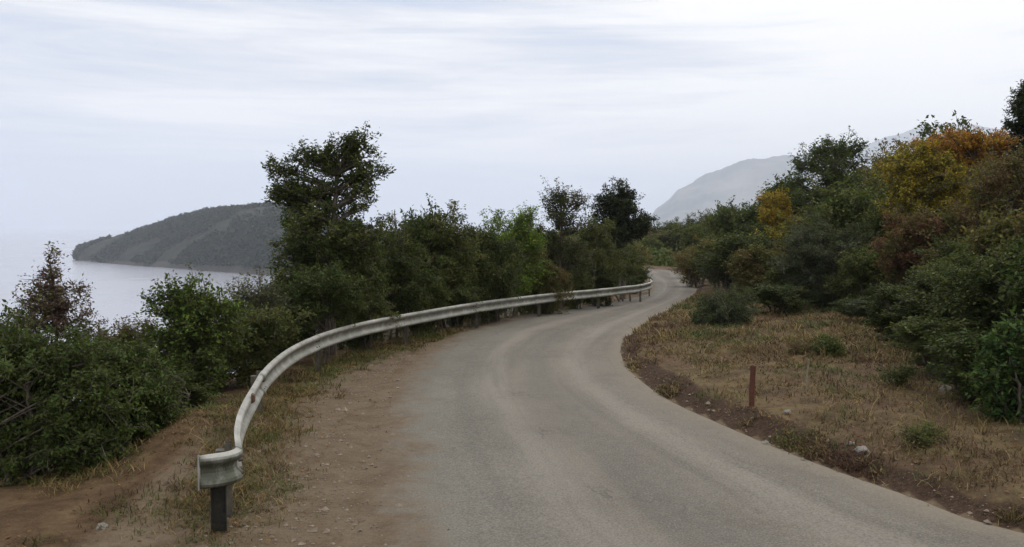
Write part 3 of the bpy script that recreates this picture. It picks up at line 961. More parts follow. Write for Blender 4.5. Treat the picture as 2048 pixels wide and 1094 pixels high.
PROTO = []
for i, (w, h) in enumerate([(1.2, 2.2), (1.0, 2.6), (1.4, 1.8), (1.1, 2.9), (1.3, 2.3), (0.9, 2.0)]):
    PROTO.append((make_plant(60 + i, random_lobes(60 + i, w, h, 7), leaf=0.08, n_clump=120, twigs=8, per=19, twig_len=0.28, stems=4, spread=0.9, trunk_r=0.07), w, h))

rng = random.Random(4)
KINDS = {
    'dark': ('leafy_shrub', 'shrub', DARK, OLIVE, 0.25),
    'green': ('leafy_shrub', 'shrub', GREEN, OLIVE, 0.45),
    'olive': ('leafy_shrub', 'shrub', OLIVE, BROWN, 0.35),
    'grey': ('leafy_shrub', 'shrub', GREY, DARK, 0.4),
    'yellow': ('autumn_shrub', 'shrub', OLIVE, YELLOW, 0.55),
    'brown': ('autumn_shrub', 'shrub', BROWN, OLIVE, 0.4),
}


def scrub(px, Y, top_py, kind, label, group=None, wscale=1.0):
    (wood, leaves), w, h = PROTO[rng.randrange(len(PROTO))]
    nm, cat, c, a, am = KINDS[kind]
    x = (px - 1024) / F * Y
    z = ht(x, Y)
    H = at(px, top_py, Y).z - z
    s = max(H, 0.5) / (h * 1.0)
    sw = wscale * (0.65 + 0.35 * s)
    j = rng.uniform(0.85, 1.15)
    return plant(nm, wood, leaves, (x, Y, z), label, cat, tuple(q * j for q in c), a, am, group, rng.uniform(0, 6.28), (sw, sw, s))


# right hillside, row by row: (px, distance, top row in the photograph, kind)
G1 = 'scrub covering the right hillside'
LAB = {'dark': 'one of the dark green shrubs packed in the rest of the right hillside scrub', 'green': 'one of the mid green shrubs packed in the rest of the right hillside scrub',
       'olive': 'one of the olive-brown shrubs packed in the rest of the right hillside scrub', 'grey': 'one of the smaller grey-green shrubs packed in the rest of the right hillside scrub',
       'yellow': 'one of the yellowing shrubs packed in the rest of the right hillside scrub', 'brown': 'one of the brown-leaved shrubs packed in the rest of the right hillside scrub'}
rows = [
    (1795, 17.5, 560, 'dark', "dark shrub directly below the reddish-brown one, right of the grey-green mass"), (1870, 16.0, 540, 'dark', "dark shrub at the lower right of the reddish-brown one, standing on the verge edge"), (1950, 14.5, 530, 'dark', "dark shrub to the upper left of the bright leafy shrub at the right edge"), (2030, 13.0, 500, 'dark', "dark shrub rising straight behind the bright leafy shrub at the right edge"), (2120, 12.0, 500, 'dark', "dark shrub cut by the right edge just above the bright leafy shrub"), (1900, 13.2, 640, 'green', "low mid green shrub pushing farthest onto the dry verge from the right-hand scrub"), (1985, 11.6, 640, 'dark', "low dark shrub touching the left side of the bright leafy shrub"),
    (1760, 20.0, 600, 'grey', "low grey-green shrub at the right foot of the big grey-green mass"), (1720, 22.0, 590, 'dark', "low dark shrub in front of the big grey-green mass, at the back of the verge"), (1555, 24.0, 570, 'dark', "dark shrub behind and right of the rounded bush at the bend"), (1590, 26.0, 520, 'green', "mid green shrub at the left foot of the big grey-green mass"), (1900, 18.5, 470, 'dark', "dark shrub showing just right of the reddish-brown one"), (1960, 17.5, 460, 'green', "mid green shrub under the brown and rust tinged one near the right edge"), (2050, 16.0, 430, 'olive', "olive shrub cut by the right edge under the brown and rust tinged one"), (2130, 15, 420, 'dark'),
    (1740, 24.0, 500, 'green', "green shrub between the grey-green mass and the reddish-brown shrub"), (1900, 21.0, 430, 'olive', "olive shrub between the reddish-brown shrub and the brown rust-tinged one"), (1780, 27.0, 400, 'green', "mid green shrub under the left side of the yellow-green autumn tree"), (1720, 30.0, 380, 'green', "mid green shrub beneath the open-crowned tree and above the grey-green mass"), (1650, 31.0, 400, 'green'), (1590, 32.0, 420, 'olive'),
    (1530, 30.0, 480, 'olive', "olive shrub above the rounded bush, at the left of the grey-green mass"), (1500, 34.0, 470, 'dark', "dark shrub near the far roadside, above and left of the rounded bush"), (1540, 35.0, 440, 'yellow', "yellowing shrub directly beneath the small golden-yellow bush"), (1460, 38.0, 470, 'grey', "small grey-green shrub by the far bend, left below the golden-yellow bush"), (1440, 42.0, 480, 'olive', "olive shrub leaning out over the road at the far bend"), (1490, 42.0, 440, 'dark'), (1400, 46.0, 500, 'brown', "brown-leaved shrub at the road edge by the far bend"), (1430, 50.0, 460, 'green'),
    (1530, 46.0, 410, 'dark', "dark shrub left of the small golden-yellow bush"), (1580, 44.0, 370, 'green'), (1600, 40.0, 340, 'dark', "dark shrub on the skyline left of the open-crowned green tree"), (1760, 33.0, 330, 'green'), (1800, 31.0, 310, 'olive'), 
    (2010, 26.0, 300, 'brown', "brown-leaved shrub behind the right half of the orange-leaved tree"), (2140, 20.0, 300, 'olive'), (1945, 33.0, 232, 'dark', "dark shrub topping the skyline just above the orange-leaved tree"), 
    (1480, 56.0, 415, 'dark'), (1440, 64.0, 420, 'dark'), (1520, 60.0, 385, 'grey'), (1570, 56.0, 350, 'green', "mid green skyline shrub above the golden-yellow bush"), (1400, 70.0, 445, 'green'), (1390, 58.0, 490, 'olive'),
    (1700, 46.0, 320, 'green'), (1760, 42.0, 300, 'olive'), (1820, 40.0, 285, 'yellow'), (1880, 40.0, 272, 'olive'),
]
for row in rows:
    px, Y, ty, k = row[:4]
    lab = row[4] if len(row) > 4 else LAB[k]
    scrub(px, Y, ty, k, lab, G1 if len(row) > 4 else G1 + ', ' + k, 1.1 if Y < 30 else 1.35)
# seaward side behind the rail, filling the row
G2 = 'undergrowth behind the guardrail'
LAB2 = {'dark': 'one of the dark shrubs filling the row behind the guardrail', 'green': 'one of the mid green shrubs filling in low between the larger ones behind the guardrail',
        'olive': 'one of the olive shrubs filling the row behind the guardrail'}
fill = [(700, 18.5, 440, 'dark', "dark shrub low between the tallest tree and the rounded dark shrub on its right"), (760, 20.0, 450, 'dark', "dark shrub behind the thin bare-stemmed sapling"), (840, 22.0, 430, 'dark', "dark shrub between the rounded dark shrub and the domed green one"), (950, 24.0, 440, 'dark', "dark shrub between the domed green shrub and the brightest light green one"), (980, 22.0, 480, 'dark'), (1080, 25.5, 490, 'olive', "olive shrub between the brightest green shrub and the sparse tree"), (1060, 29.0, 440, 'dark'), (850, 19.2, 540, 'green', "low green shrub left below the domed one, touching the rail"), (920, 20.0, 545, 'dark', "low dark shrub at the foot of the domed green shrub"),
        (1000, 22.0, 545, 'green', "low green shrub at the foot of the brightest light green shrub"), (1090, 24.5, 545, 'dark'), (1160, 27.5, 540, 'green', "low green shrub just right of the sparse tree's foot"), (1210, 30.0, 540, 'dark', "low dark shrub left below the blackish round-topped tree"), (730, 16.8, 580, 'green', "low green shrub at the tallest tree's right foot, touching the rail"), (560, 15.6, 610, 'dark'), (430, 14.8, 660, 'dark'),
        (940, 28.0, 450, 'olive'), (1180, 34.0, 440, 'dark'), (1130, 33.0, 450, 'olive'), (620, 20.0, 470, 'dark'), (560, 20.5, 520, 'dark', "dark shrub behind the tallest tree on its left side"), (340, 12.2, 740, 'dark', "dark shrub at the brown foot of the upright light green bush")]
for row in fill:
    px, Y, ty, k = row[:4]
    scrub(px, behind_rail(px, 1.3) if px > 540 and Y - behind_rail(px, 0) < 1.3 else (Y + 1.5 if px > 540 else Y), ty, k, row[4] if len(row) > 4 else LAB2[k], G2 if len(row) > 4 else G2 + ', ' + k, 0.85)
# lower left slope
G3 = 'shrubs low on the left slope'
for px, Y, ty, k in [(20, 12.5, 640, 'dark'), (-60, 11.5, 620, 'dark'), (0, 18.0, 640, 'green')]:
    scrub(px, Y, ty, k, 'one of the shrubs part hidden behind the large dark shrubs at lower left', G3, 1.0)
# beyond the far bend
G4 = 'shrubs beyond the far bend'
for px, Y, ty, k in [(1300, 96, 470, 'green'), (1335, 100, 462, 'olive'), (1370, 98, 455, 'green'), (1400, 92, 450, 'dark'), (1265, 94, 480, 'dark'), (1315, 108, 450, 'dark'), (1355, 112, 440, 'green'),
                     (1290, 115, 450, 'olive'), (1240, 100, 480, 'green'), (1420, 84, 440, 'olive'), (1385, 110, 432, 'dark'), (1330, 125, 440, 'dark'), (1415, 105, 425, 'green'), (1455, 90, 410, 'dark')]:
    scrub(px, Y, ty, k, 'one of the shrubs closing the view beyond the far bend of the road', G4, 1.9)
scrub(1262, 47, 500, 'green', 'mid green shrub at the left edge of the road where it vanishes', 'shrubs at the vanishing road', 1.3)
scrub(1235, 52, 490, 'olive', 'olive shrub half hidden behind the green one where the road vanishes', 'shrubs at the vanishing road', 1.6)
scrub(1272, 40.5, 532, 'dark', 'low dark shrub hugging the outside of the guardrail at its far end', 'shrubs at the vanishing road', 0.8)

# ------------------------------------------------------------------ far scrub on the slopes as one mass
def far_scrub():
    r = np.random.RandomState(8)
    C, N, T, S, K = [], [], [], [], []
    n = 0
    while n < 2600:
        Y = 62 + r.rand() ** 1.4 * 380
        x = r.uniform(0.12 * Y, 0.75 * Y) if r.rand() < 0.85 else r.uniform(-0.15 * Y, 0.12 * Y)
        if x < 10 and Y < 135: continue
        z, dl, dr, de_, onr = [q[0] for q in terrain(np.array([x]), np.array([Y]), True)]
        if onr or de_ < 4 or z < SEA + 3: continue
        n += 1
        w = r.uniform(0.9, 1.8) * (1 + Y / 300); h = r.uniform(1.2, 2.8) * (1 + Y / 500)
        m = 70
        d = r.randn(m, 3); d /= np.linalg.norm(d, axis=1)[:, None]; d[:, 2] = np.abs(d[:, 2])
        rad = 0.55 + 0.45 * r.rand(m)
        C.append(np.array([x, Y, z]) + d * rad[:, None] * np.array([w, w, h]))
        N.append(d * 0.7 + r.randn(m, 3) * 0.5); T.append(r.randn(m, 3))
        S.append(0.28 * (1 + Y / 150) * (0.6 + 0.8 * r.rand(m))); K.append(np.full(m, r.rand()))
    C, N, T, S, K = map(np.concatenate, (C, N, T, S, K))
    N /= np.linalg.norm(N, axis=1)[:, None]
    o = link('distant_scrub', leaf_mesh('distant_scrub', C, N, T, S, K, r, 0.8), kind='stuff',
             label='far scrub covering the slopes beyond the bend and up the hillside', category='scrub')
    o['leaf_color'] = [*GREEN]; o['accent_color'] = [*OLIVE]; o['accent_amount'] = 0.45


far_scrub()


def headland_wood():
    r = np.random.RandomState(9)
    nu, nv, _ = HEAD.shape
    C, N, T, S, K = [], [], [], [], []
    for k in range(7500):
        i = r.randint(0, 300); j = int(2 + 60 * r.rand() ** 1.3)
        p = HEAD[i, j] + np.array([r.uniform(-2, 2), r.uniform(-3, 3), 0])
        if p[2] < SEA + 0.8: continue
        if fbm(np.array([p[0]]), np.array([p[1]]), 70, 3, 7)[0] > -0.06 + 0.28 * r.rand(): continue
        m = 14; w = r.uniform(2, 4.2); h = r.uniform(2.0, 5)
        d = r.randn(m, 3); d /= np.linalg.norm(d, axis=1)[:, None]; d[:, 2] = np.abs(d[:, 2])
        C.append(p + d * (0.5 + 0.5 * r.rand(m))[:, None] * np.array([w, w, h]))
        N.append(d + r.randn(m, 3) * 0.3); T.append(r.randn(m, 3)); S.append(r.uniform(1.6, 3.4, m)); K.append(np.full(m, r.rand()))
    C, N, T, S, K = map(np.concatenate, (C, N, T, S, K))
    N /= np.linalg.norm(N, axis=1)[:, None]
    o = link('headland_woodland', leaf_mesh('headland_woodland', C, N, T, S, K, r, 0.9), kind='stuff',
             label='dark woodland spread over the distant headland', category='woodland')
    o['leaf_color'] = [0.024, 0.034, 0.018]; o['accent_color'] = [0.045, 0.048, 0.024]; o['accent_amount'] = 0.3


headland_wood()

# ------------------------------------------------------------------ grass, gravel, fallen leaves
def grass(name, label, n, region, hmin, hmax, cols, seed, blades=9, spread=0.05):
    r = np.random.RandomState(seed)
    X, Y = region(r, n)
    z, dl, dr, de_, onr = terrain(X, Y, True)
    keep = (~onr) & (de_ > 0.06)
    X, Y, z = X[keep], Y[keep], z[keep]; m = len(X)
    pat = fbm(X, Y, 1.1, 3, seed)
    hs_ = 0.55 + 0.9 * np.clip(fbm(X, Y, 0.8, 3, seed + 5) + 0.5, 0, 1)
    ci = np.clip(((pat * 0.9 + 0.5 + r.randn(m) * 0.18) * len(cols)).astype(int), 0, len(cols) - 1)
    cols = np.array(cols)
    BX = np.repeat(X, blades) + r.randn(m * blades) * spread; BY = np.repeat(Y, blades) + r.randn(m * blades) * spread
    BZ = np.repeat(z, blades) - 0.02
    h = np.repeat(r.uniform(hmin, hmax, m) * hs_, blades) * r.uniform(0.5, 1.1, m * blades)
    a = r.rand(m * blades) * 6.283; lean = r.uniform(0.2, 1.7, m * blades) * h
    h = h * r.uniform(0.35, 1.0, m * blades)
    w = r.uniform(0.004, 0.008, m * blades) * np.clip(BY / 11, 0.8, 2.2)
    P0 = np.stack([BX, BY, BZ], 1)
    D = np.stack([np.cos(a), np.sin(a), 0 * a], 1); Sd = np.stack([-np.sin(a), np.cos(a), 0 * a], 1) * w[:, None]
    up = np.array([0, 0, 1.0])
    M1 = P0 + D * (lean * 0.3)[:, None] + up * (h * 0.6)[:, None]
    M2 = P0 + D * lean[:, None] + up * h[:, None]
    V = np.stack([P0 - Sd, P0 + Sd, M1 + Sd * 0.8, M1 - Sd * 0.8, M2], 1).reshape(-1, 3)
    k = np.arange(m * blades) * 5
    F4 = np.stack([k, k + 1, k + 2, k + 3], 1); F3 = np.stack([k + 3, k + 2, k + 4, k + 4], 1)
    # tip as a narrow quad (degenerate free): duplicate tip vertex shifted a hair
    V2 = V.copy().reshape(-1, 5, 3); tip = V2[:, 4] + Sd * 0.15
    V = np.concatenate([V2, tip[:, None]], 1).reshape(-1, 3)
    k = np.arange(m * blades) * 6
    Fc = np.concatenate([np.stack([k, k + 1, k + 2, k + 3], 1), np.stack([k + 3, k + 2, k + 5, k + 4], 1)])
    me = mesh_np(name, V, Fc, M_GRASS, False)
    c = cols[np.repeat(ci, blades)] * r.uniform(0.6, 1.25, (m * blades, 1))
    at_ = me.color_attributes.new('gcol', 'FLOAT_COLOR', 'POINT')
    C4 = np.concatenate([np.repeat(c, 6, 0), np.ones((m * blades * 6, 1))], 1).astype(np.float32)
    at_.data.foreach_set('color', C4.ravel())
    return link(name, me, kind='stuff', label=label, category='grass')


STRAW = (0.235, 0.170, 0.070); STRAW2 = (0.165, 0.115, 0.046); DRYB = (0.085, 0.054, 0.028); GR1 = (0.095, 0.105, 0.028); GR2 = (0.060, 0.080, 0.022); REDB = (0.10, 0.055, 0.035)


def verge_region(r, n):
    y = 6.5 + r.rand(n) ** 1.1 * 30
    x = r.uniform(2, 16, n)
    dr = np.where(inside(x, y, RIGHTPOLY), poly_dist(x, y, ER[::3]), -1)
    pn = fbm(x, y, 0.9, 3, 21)
    k = (dr > 0.10 + 0.40 * np.clip(fbm(x, y, 2.2, 4, 71) + 0.45, 0, 1.2) * r.rand(n) ** 0.4) & (dr < 13) & (pn + r.rand(n) * 0.6 > 0.08)
    return x[k], y[k]


grass('dry_grass', 'dry straw-coloured grass covering the verge right of the road', 42000, verge_region, 0.03, 0.17,
      [GR2, GR1, DRYB, STRAW2, STRAW, STRAW2, DRYB, REDB], 5, 8, 0.09)


def edge_region(r, n):
    i = r.randint(60, 330, n)
    d = (ER - EL)[i]; d[:, 2] = 0; d /= np.linalg.norm(d, axis=1)[:, None]
    p = ER[i] + d * (0.10 + np.abs(r.randn(n)) * 0.18)[:, None]
    k = fbm(p[:, 0], p[:, 1], 0.9, 3, 66) + 0.2 * r.rand(n) > 0.12
    return p[k, 0], p[k, 1]


grass('edge_grass', 'short weedy grass creeping over the earth strip down to the asphalt on the right', 5200, edge_region, 0.02, 0.11, [GR1, STRAW2, DRYB, STRAW, REDB], 12, 8, 0.05)


def tall_region(r, n):
    y = 7 + r.rand(n) * 15; x = r.uniform(2, 13, n)
    dr = np.where(inside(x, y, RIGHTPOLY), poly_dist(x, y, ER[::3]), -1)
    k = (dr > 0.8) & (dr < 10) & (fbm(x, y, 1.6, 3, 33) > 0.18)
    return x[k], y[k]


grass('tall_grass', 'taller withered grass stalks standing in clumps on the right verge', 2600, tall_region, 0.12, 0.34,
      [GR1, STRAW2, STRAW, DRYB], 6, 6, 0.10)


def rail_region(r, n):
    i = r.randint(0, len(rail_pts) - 70, n)
    off = r.randn(n) * 0.28 + 0.05
    t = np.gradient(rail_pts[:, :2], axis=0); t /= np.linalg.norm(t, axis=1)[:, None]
    p = rail_pts[i, :2] + np.stack([-t[i, 1], t[i, 0]], 1) * off[:, None]
    return p[:, 0], p[:, 1]


grass('roadside_grass', 'grass and weeds growing along the foot of the guardrail', 6500, rail_region, 0.03, 0.16, [GR1, STRAW2, STRAW, DRYB, GR1], 7, 8, 0.05)


def nearrail_region(r, n):
    y = r.uniform(4.6, 9.5, n); x = np.interp(y, [4.6, 9.5], [-2.2, -2.55]) + r.randn(n) * 0.22
    return x, y


def slope_region(r, n):
    x = r.uniform(-9, -2.6, n); y = r.uniform(5.5, 14, n)
    k = (fbm(x, y, 1.2, 3, 51) + 0.25 * r.rand(n) > 0.12) & (poly_dist(x, y, CREST) < 2.6)
    return x[k], y[k]


grass('bank_grass', 'yellowed grass tufts on the bare dirt at lower left', 7500, slope_region, 0.04, 0.16, [STRAW2, STRAW, GR1, DRYB], 9, 8, 0.06)
grass('shoulder_weeds', 'green weeds between the near rail end and the gravel shoulder', 700, nearrail_region, 0.02, 0.09, [GR1, GR2, STRAW2], 10, 8, 0.05)


def weeds():
    r = np.random.RandomState(77)
    n = 9000
    x = r.uniform(-9, 15, n); y = 5 + r.rand(n) * 34
    z, dl, dr, de_, onr = terrain(x, y, True)
    pn = fbm(x, y, 1.7, 3, 91)
    k = (~onr) & (((dr > 0.45) & (dr < 13) & (pn > 0.20)) | ((dr <= 0) & (dl > 0.2) & (dl < 5) & (pn > 0.0)))
    x, y, z = x[k], y[k], z[k]; m = len(x); q = 22
    s_ = np.repeat(r.uniform(0.05, 0.17, m), q)
    d = r.randn(m * q, 3); d /= np.linalg.norm(d, axis=1)[:, None]; d[:, 2] = np.abs(d[:, 2]) * 0.9
    C = np.repeat(np.stack([x, y, z], 1), q, 0) + d * (s_ * r.uniform(0.4, 1.2, m * q))[:, None]
    N = d * 0.6 + np.array([0, 0, 0.6]) + r.randn(m * q, 3) * 0.4; N /= np.linalg.norm(N, axis=1)[:, None]
    o = link('low_weeds', leaf_mesh('low_weeds', C, N, d + r.randn(m * q, 3) * 0.5, r.uniform(0.022, 0.055, m * q), np.repeat(r.rand(m), q), r, 0.45), kind='stuff',
             label='low leafy weeds dotted through the dry verge and along the bank', category='weeds')
    o['leaf_color'] = [*OLIVE]; o['accent_color'] = [*BROWN]; o['accent_amount'] = 0.55


weeds()


def gravel():
    r = np.random.RandomState(3)
    P = []
    for E, O, w0, n in ((EL, ER, 0.9, 5200), (ER, EL, 0.40, 600)):
        i = r.randint(60, 390, n)
        d = (E - O)[i]; d[:, 2] = 0; d /= np.linalg.norm(d, axis=1)[:, None]
        off = r.randn(n) * w0 * 0.45 + w0 * 0.5
        P.append(E[i] + d * off[:, None])
    P = np.concatenate(P); keepy = P[:, 1] > 4.5; P = P[keepy]
    z, dl, dr, de_, onr = terrain(P[:, 0], P[:, 1], True)
    P[:, 2] = np.where(onr, z0(P[:, 1]) + 0.012, z + 0.004)
    base = np.array([(1, 0, 0), (-1, 0, 0), (0, 1, 0), (0, -1, 0), (0, 0, 1), (0, 0, -1)], float)
    tri = np.array([(0, 2, 4), (2, 1, 4), (1, 3, 4), (3, 0, 4), (2, 0, 5), (1, 2, 5), (3, 1, 5), (0, 3, 5)])
    n = len(P)
    s = np.exp(r.randn(n) * 0.6) * 0.009
    V = base[None] * (r.uniform(0.6, 1.3, (n, 6, 3)) * s[:, None, None]); V[..., 2] *= 0.7
    a = r.rand(n) * 6.28; ca, sa = np.cos(a)[:, None], np.sin(a)[:, None]
    V = np.stack([V[..., 0] * ca - V[..., 1] * sa, V[..., 0] * sa + V[..., 1] * ca, V[..., 2]], -1) + P[:, None, :]
    Fc = (tri[None] + (np.arange(n) * 6)[:, None, None]).reshape(-1, 3)
    link('gravel', mesh_np('gravel', V.reshape(-1, 3), Fc, mat_plain('gravel_stone', (0.10, 0.075, 0.052), (0.27, 0.22, 0.165), 6, 0.9), False),
         kind='stuff', label='loose gravel scattered along both road margins', category='gravel')
    # fallen leaves
    n = 14000
    x = r.uniform(-8, 12, n); y = r.uniform(5, 26, n)
    z, dl, dr, de_, onr = terrain(x, y, True)
    k = ((dr > 0.05) & (dr < 6) & (r.rand(n) < np.exp(-dr * 0.4) + 0.25)) | ((x < -2) & (dl < 2) & ~onr & (r.rand(n) < 0.4))
    x, y, z = x[k], y[k], z[k]; n = len(x)
    C = np.stack([x, y, z + 0.012], 1); N = np.stack([r.randn(n) * 0.35, r.randn(n) * 0.35, np.ones(n)], 1); N /= np.linalg.norm(N, axis=1)[:, None]
    o = link('fallen_leaves', leaf_mesh('fallen_leaves', C, N, r.randn(n, 3), r.uniform(0.035, 0.075, n), r.rand(n), r, 0.6), kind='stuff',
             label='fallen brown leaves lying along the verge and road edge', category='leaves')
    o['leaf_color'] = [*BROWN]; o['accent_color'] = [0.19, 0.10, 0.05]; o['accent_amount'] = 0.5


gravel()

# ------------------------------------------------------------------ guardrail
def wprofile():
    # (outward towards the road, height below top), closed section 4 mm thick
    f = [(0.004, 0.0), (0.024, -0.004), (0.052, -0.022), (0.060, -0.045), (0.052, -0.070), (0.016, -0.108), (0.006, -0.130), (0.006, -0.160),
         (0.016, -0.182), (0.052, -0.218), (0.060, -0.243), (0.052, -0.266), (0.024, -0.284), (0.004, -0.288)]
    b = [(x - 0.004, z) for x, z in f]
    return f + b[::-1]


def guardrail():
    root = empty('guardrail', (float(rail_pts[0, 0]), float(rail_pts[0, 1]), 0), label='weathered pale steel guardrail curving along the seaward edge of the road', category='guardrail')
    loc = np.array([rail_pts[0, 0], rail_pts[0, 1], 0])
    prof = wprofile(); m = len(prof)

    def sweep(name, pts, zoff=0.0, lift=0.0, taper=None):
        t = np.gradient(pts[:, :2], axis=0); t /= np.linalg.norm(t, axis=1)[:, None]
        nr = np.stack([t[:, 1], -t[:, 0]], 1)      # towards the road
        V = []
        for i in range(len(pts)):
            k = 1 if taper is None else taper[i]
            zt = float(z0(pts[i, 1])) + RAIL_TOP + zoff + float(fbm(pts[i:i + 1, 0], pts[i:i + 1, 1], 3.0, 2, 61)[0]) * 0.025
            for (u, v) in prof:
                V.append((pts[i, 0] + nr[i, 0] * (u * k + lift), pts[i, 1] + nr[i, 1] * (u * k + lift), zt - 0.156 + (v + 0.156) * (0.96 + 0.04 * k)))
        Fc = []
        for i in range(len(pts) - 1):
            for k in range(m):
                a = i * m + k; b = i * m + (k + 1) % m
                Fc.append((a, b, b + m, a + m))
        me = mesh_np(name, np.array(V) - loc, np.array(Fc), M_STEEL, False)
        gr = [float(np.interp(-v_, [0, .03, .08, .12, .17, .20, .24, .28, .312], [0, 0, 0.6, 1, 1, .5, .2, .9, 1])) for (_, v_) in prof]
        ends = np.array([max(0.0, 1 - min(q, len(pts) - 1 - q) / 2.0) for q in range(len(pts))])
        attr_f(me, 'grime_dark', np.maximum(np.tile(gr if name == 'beam' else [min(1.6, g_ * 1.6 + (0.9 if k_ > 2 else 0)) for k_, g_ in enumerate(gr)], len(pts)), np.repeat(ends * 1.0, m)))  # end section darkened everywhere but its top fold
        return link(name, me, root)

    wob = rail_pts.copy()
    n = fbm(rail_pts[:, 0] * 1.0, rail_pts[:, 1], 2.4, 2, 44) * 0.03
    wob[:, 0] += n
    # beam sections of 4 m lapped over each other
    i = 0; first = True
    while i < len(wob) - 2:
        j = min(i + 42, len(wob))
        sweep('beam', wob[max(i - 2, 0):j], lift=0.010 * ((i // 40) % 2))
        # splice bolts
        t = wob[min(i + 1, len(wob) - 1)] - wob[max(i - 1, 0)]; t /= np.linalg.norm(t); nr = np.array([t[1], -t[0], 0])
        for du in (-0.06, 0.06):
            for dz in (-0.10, -0.21):
                p = wob[i] + t * du; p = np.array([p[0], p[1], float(z0(p[1])) + RAIL_TOP + dz]) + nr * 0.05 - loc
                bt = Tubes(6)
                bt.add([p - nr * 0.03, p, p + nr * 0.012], [0.020, 0.020, 0.012])
                link('bolt', bt.mesh('bolt', M_POST), root)
        first = False; i += 40
    # flared end: the last half metre turns outward
    p0 = wob[0]; d = wob[0] - wob[3]; d[2] = 0; d /= np.linalg.norm(d)
    left = np.array([d[1], -d[0], 0]) * 1.0
    if left[0] > 0: left = -left
    pts = []
    for k in range(14):
        s = k / 13
        ang = s * R(78) if s < 0.6 else R(78)
        ang = min(1, s / 0.6) * R(78)
        dirv = d * math.cos(ang) + left * math.sin(ang)
        pts.append((pts[-1] if pts else p0 + d * 0.0) + dirv * 0.029)
    end = np.array(pts[::-1])
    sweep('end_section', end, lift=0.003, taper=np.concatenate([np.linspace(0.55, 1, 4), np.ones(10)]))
    # rounded lip closing the end
    q = end[0]; lip = Tubes(8)
    zt = float(z0(q[1])) + RAIL_TOP
    lip.add(np.array([(q[0], q[1] - 0.01, zt + 0.004), (q[0], q[1] - 0.01, zt - 0.145), (q[0], q[1] - 0.01, zt - 0.290)]) - loc, [0.011, 0.011, 0.011])
    link('end_lip', lip.mesh('end_lip', M_STEEL), root)
    # posts: C-section with a spacer
    def cpost(w=0.10, dpt=0.06, th=0.006, h=0.95):
        sec = [(-w / 2, 0), (w / 2, 0), (w / 2, dpt), (w / 2 - th, dpt), (w / 2 - th, th), (-w / 2 + th, th), (-w / 2 + th, dpt), (-w / 2, dpt)]
        V = [(x, y, z) for z in (-0.45, h) for x, y in sec]; n = 8
        Fc = [(k, (k + 1) % n, (k + 1) % n + n, k + n) for k in range(n)] + [(8, 9, 12, 13), (9, 10, 11, 12), (8, 13, 14, 15)]
        V += [(-0.045, -0.075, z) for z in (h - 0.30, h - 0.06)] + [(0.045, -0.075, z) for z in (h - 0.30, h - 0.06)] + [(-0.045, -0.002, z) for z in (h - 0.30, h - 0.06)] + [(0.045, -0.002, z) for z in (h - 0.30, h - 0.06)]
        o = 16
        Fc += [(o, o + 2, o + 3, o + 1), (o + 4, o + 5, o + 7, o + 6), (o, o + 1, o + 5, o + 4), (o + 2, o + 6, o + 7, o + 3), (o + 1, o + 3, o + 7, o + 5), (o, o + 4, o + 6, o + 2)]
        return mesh_np('post', np.array(V), np.array(Fc), M_POST, False)
    pm = cpost(h=RAIL_TOP - 0.03)
    for k, i in enumerate(range(3, len(wob) - 5, 40)):
        t = wob[min(i + 1, len(wob) - 1)] - wob[i - 1]; t /= np.linalg.norm(t); nr = np.array([t[1], -t[0], 0])
        o = link('post', pm, root)
        p = wob[i] - nr * 0.085
        o.location = (p[0] - loc[0], p[1] - loc[1], float(z0(p[1])))
        o.rotation_euler = (0, 0, math.atan2(t[1], t[0]) + math.pi)
    # end post under the flared piece
    pe = pm.copy(); pe.materials.clear(); pe.materials.append(mat_plain('tarred_post', (0.018, 0.017, 0.014), (0.05, 0.045, 0.036), 14, 0.85))
    o = link('post', pe, root)
    q = end[4]
    o.location = (q[0] - loc[0] + 0.0, q[1] - loc[1] + 0.10, float(z0(q[1]))); o.rotation_euler = (0, 0, math.atan2(left[1], left[0]) + math.pi + math.pi)
    o.scale = (1.3, 1.3, 1)
    # small dark reflector on the top edge
    i = int(np.argmin(np.abs(wob[:, 1] - gp(497, 790, RAIL_TOP).y)))
    V = []; t = wob[i + 1] - wob[i - 1]; t /= np.linalg.norm(t); nr = np.array([t[1], -t[0], 0]); up = np.array([0, 0, 1.0])
    c = np.array([wob[i, 0], wob[i, 1], float(z0(wob[i, 1])) + RAIL_TOP - 0.035]) + nr * 0.075 - loc
    for su in (-1, 1):
        for sn in (-1, 1):
            for sz in (-1, 1):
                V.append(c + t * su * 0.05 + nr * sn * 0.018 + up * sz * (0.045 - 0.01 * sn))
    Fc = [(0, 1, 3, 2), (4, 6, 7, 5), (0, 4, 5, 1), (2, 3, 7, 6), (0, 2, 6, 4), (1, 5, 7, 3)]
    link('reflector', mesh_np('reflector', np.array(V), np.array(Fc), mat_plain('reflector_grime', (0.05, 0.028, 0.018), (0.11, 0.06, 0.035), 20, 0.6), False), root)


guardrail()

# ------------------------------------------------------------------ marker post, stake, stones
def marker(px, Y, h, label, mat, r, kind, cat, lean=0.0, cap=True):
    x = (px - 1024) / F * Y; z = ht(x, Y)
    t = empty(kind, (x, Y, z), label=label, category=cat)
    b = Tubes(8)
    b.add([(0, 0, -0.2), (lean * 0.5, 0.01, h * 0.5), (lean, 0, h)], [r, r * 0.98, r * 0.96])
    b.add([(lean, 0, h - 0.002), (lean, 0, h + 0.006), (lean, 0, h + 0.014)], [r * 1.12, r * 1.1, r * 0.5])
    link('shaft', b.mesh('shaft', mat), t)
    if cap:
        f = Tubes(10); f.add([(0, 0, -0.05), (0, 0, 0.005), (0, 0, 0.015)], [r * 1.7, r * 1.5, r * 1.1])
        link('footing', f.mesh('footing', mat), t)


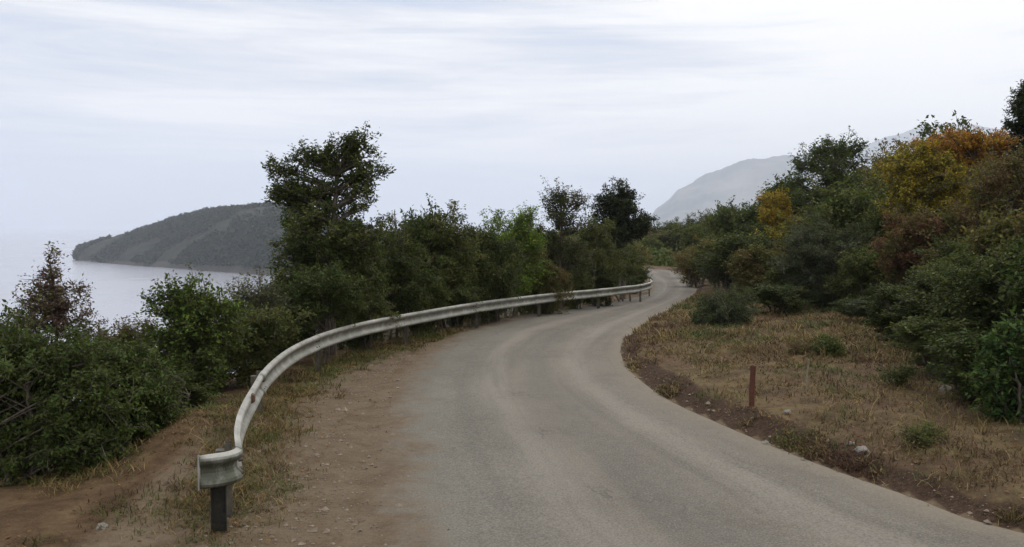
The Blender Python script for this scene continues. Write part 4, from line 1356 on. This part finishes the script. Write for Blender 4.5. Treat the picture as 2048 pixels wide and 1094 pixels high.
marker(1507, 11.9, 0.56, 'short rust-red metal post standing on the verge by the road', M_RUST, 0.038, 'marker_post', 'post', 0.02)
marker(1617, 12.6, 0.42, 'thin pale wooden stake in the grass right of the red post', M_STICK, 0.014, 'wooden_stake', 'stake', 0.03, False)


def stone(px, py, s, label, seed, mat=M_STONE):
    q = gp(px, py, 0.15); x, Y = q.x, q.y
    for _ in range(8):
        q = gp(px, py, ht(x, Y) - float(z0(Y))); x, Y = q.x, q.y
    import bmesh
    bm = bmesh.new(); bmesh.ops.create_icosphere(bm, subdivisions=3, radius=1)
    for v in bm.verts:
        n = mnoise.noise(v.co * 1.3 + Vector((seed, 0, 0))) * 0.45 + mnoise.noise(v.co * 3.5 + Vector((0, seed, 0))) * 0.15
        v.co *= (1 + n); v.co.z *= 0.6
        v.co = Vector((round(v.co.x * 4) / 4 * 0.35 + v.co.x * 0.65, v.co.y, v.co.z))
    me = bpy.data.meshes.new('rock'); bm.to_mesh(me); bm.free(); me.materials.append(mat)
    o = link('rock', me, label=label, category='rock')
    o.location = (x, Y, ht(x, Y) + 0.02 * s); o.scale = (s, s * 0.8, s); o.rotation_euler = (0, 0, seed)
    return o


stone(1532, 852, 0.07, 'pale stone at the road edge just below the red post', 1.0)
stone(1726, 902, 0.085, 'flat whitish stone on the verge edge, the largest pale stone', 2.4)
stone(1700, 893, 0.045, 'small pale stone touching the left side of the flat whitish one', 3.3)
stone(1575, 825, 0.06, 'greyish stone in the grass to the right of the red post', 4.1)
stone(205, 1055, 0.06, 'small pale stone lying on the dirt at lower left', 5.2)
stone(1895, 780, 0.10, 'grey stone half sunk in dry grass at the foot of the hillside shrubs', 6.0)

# ------------------------------------------------------------------ haze
def haze():
    x0, x1, y0, y1, zb, zt = -24500, 24500, -2600, 24500, SEA - 1.0, 1010
    V = [(x, y, z) for x in (x0, x1) for y in (y0, y1) for z in (zb, zt)]
    Fc = [(0, 1, 3, 2), (4, 6, 7, 5), (0, 4, 5, 1), (2, 3, 7, 6), (0, 2, 6, 4), (1, 5, 7, 3)]
    t = NT('haze_air')
    p = t.new('VolumePrincipled')
    p.inputs['Color'].default_value = (0.85, 0.905, 1.0, 1)
    p.inputs['Density'].default_value = 0.00016
    p.inputs['Anisotropy'].default_value = 0.2
    t.l.new(p.outputs[0], t.out.inputs['Volume'])
    link('haze', mesh_np('haze', np.array(V, float), np.array(Fc), t.m, False), kind='stuff', label='pale blue haze fading the far headland and mountains', category='haze')


haze()
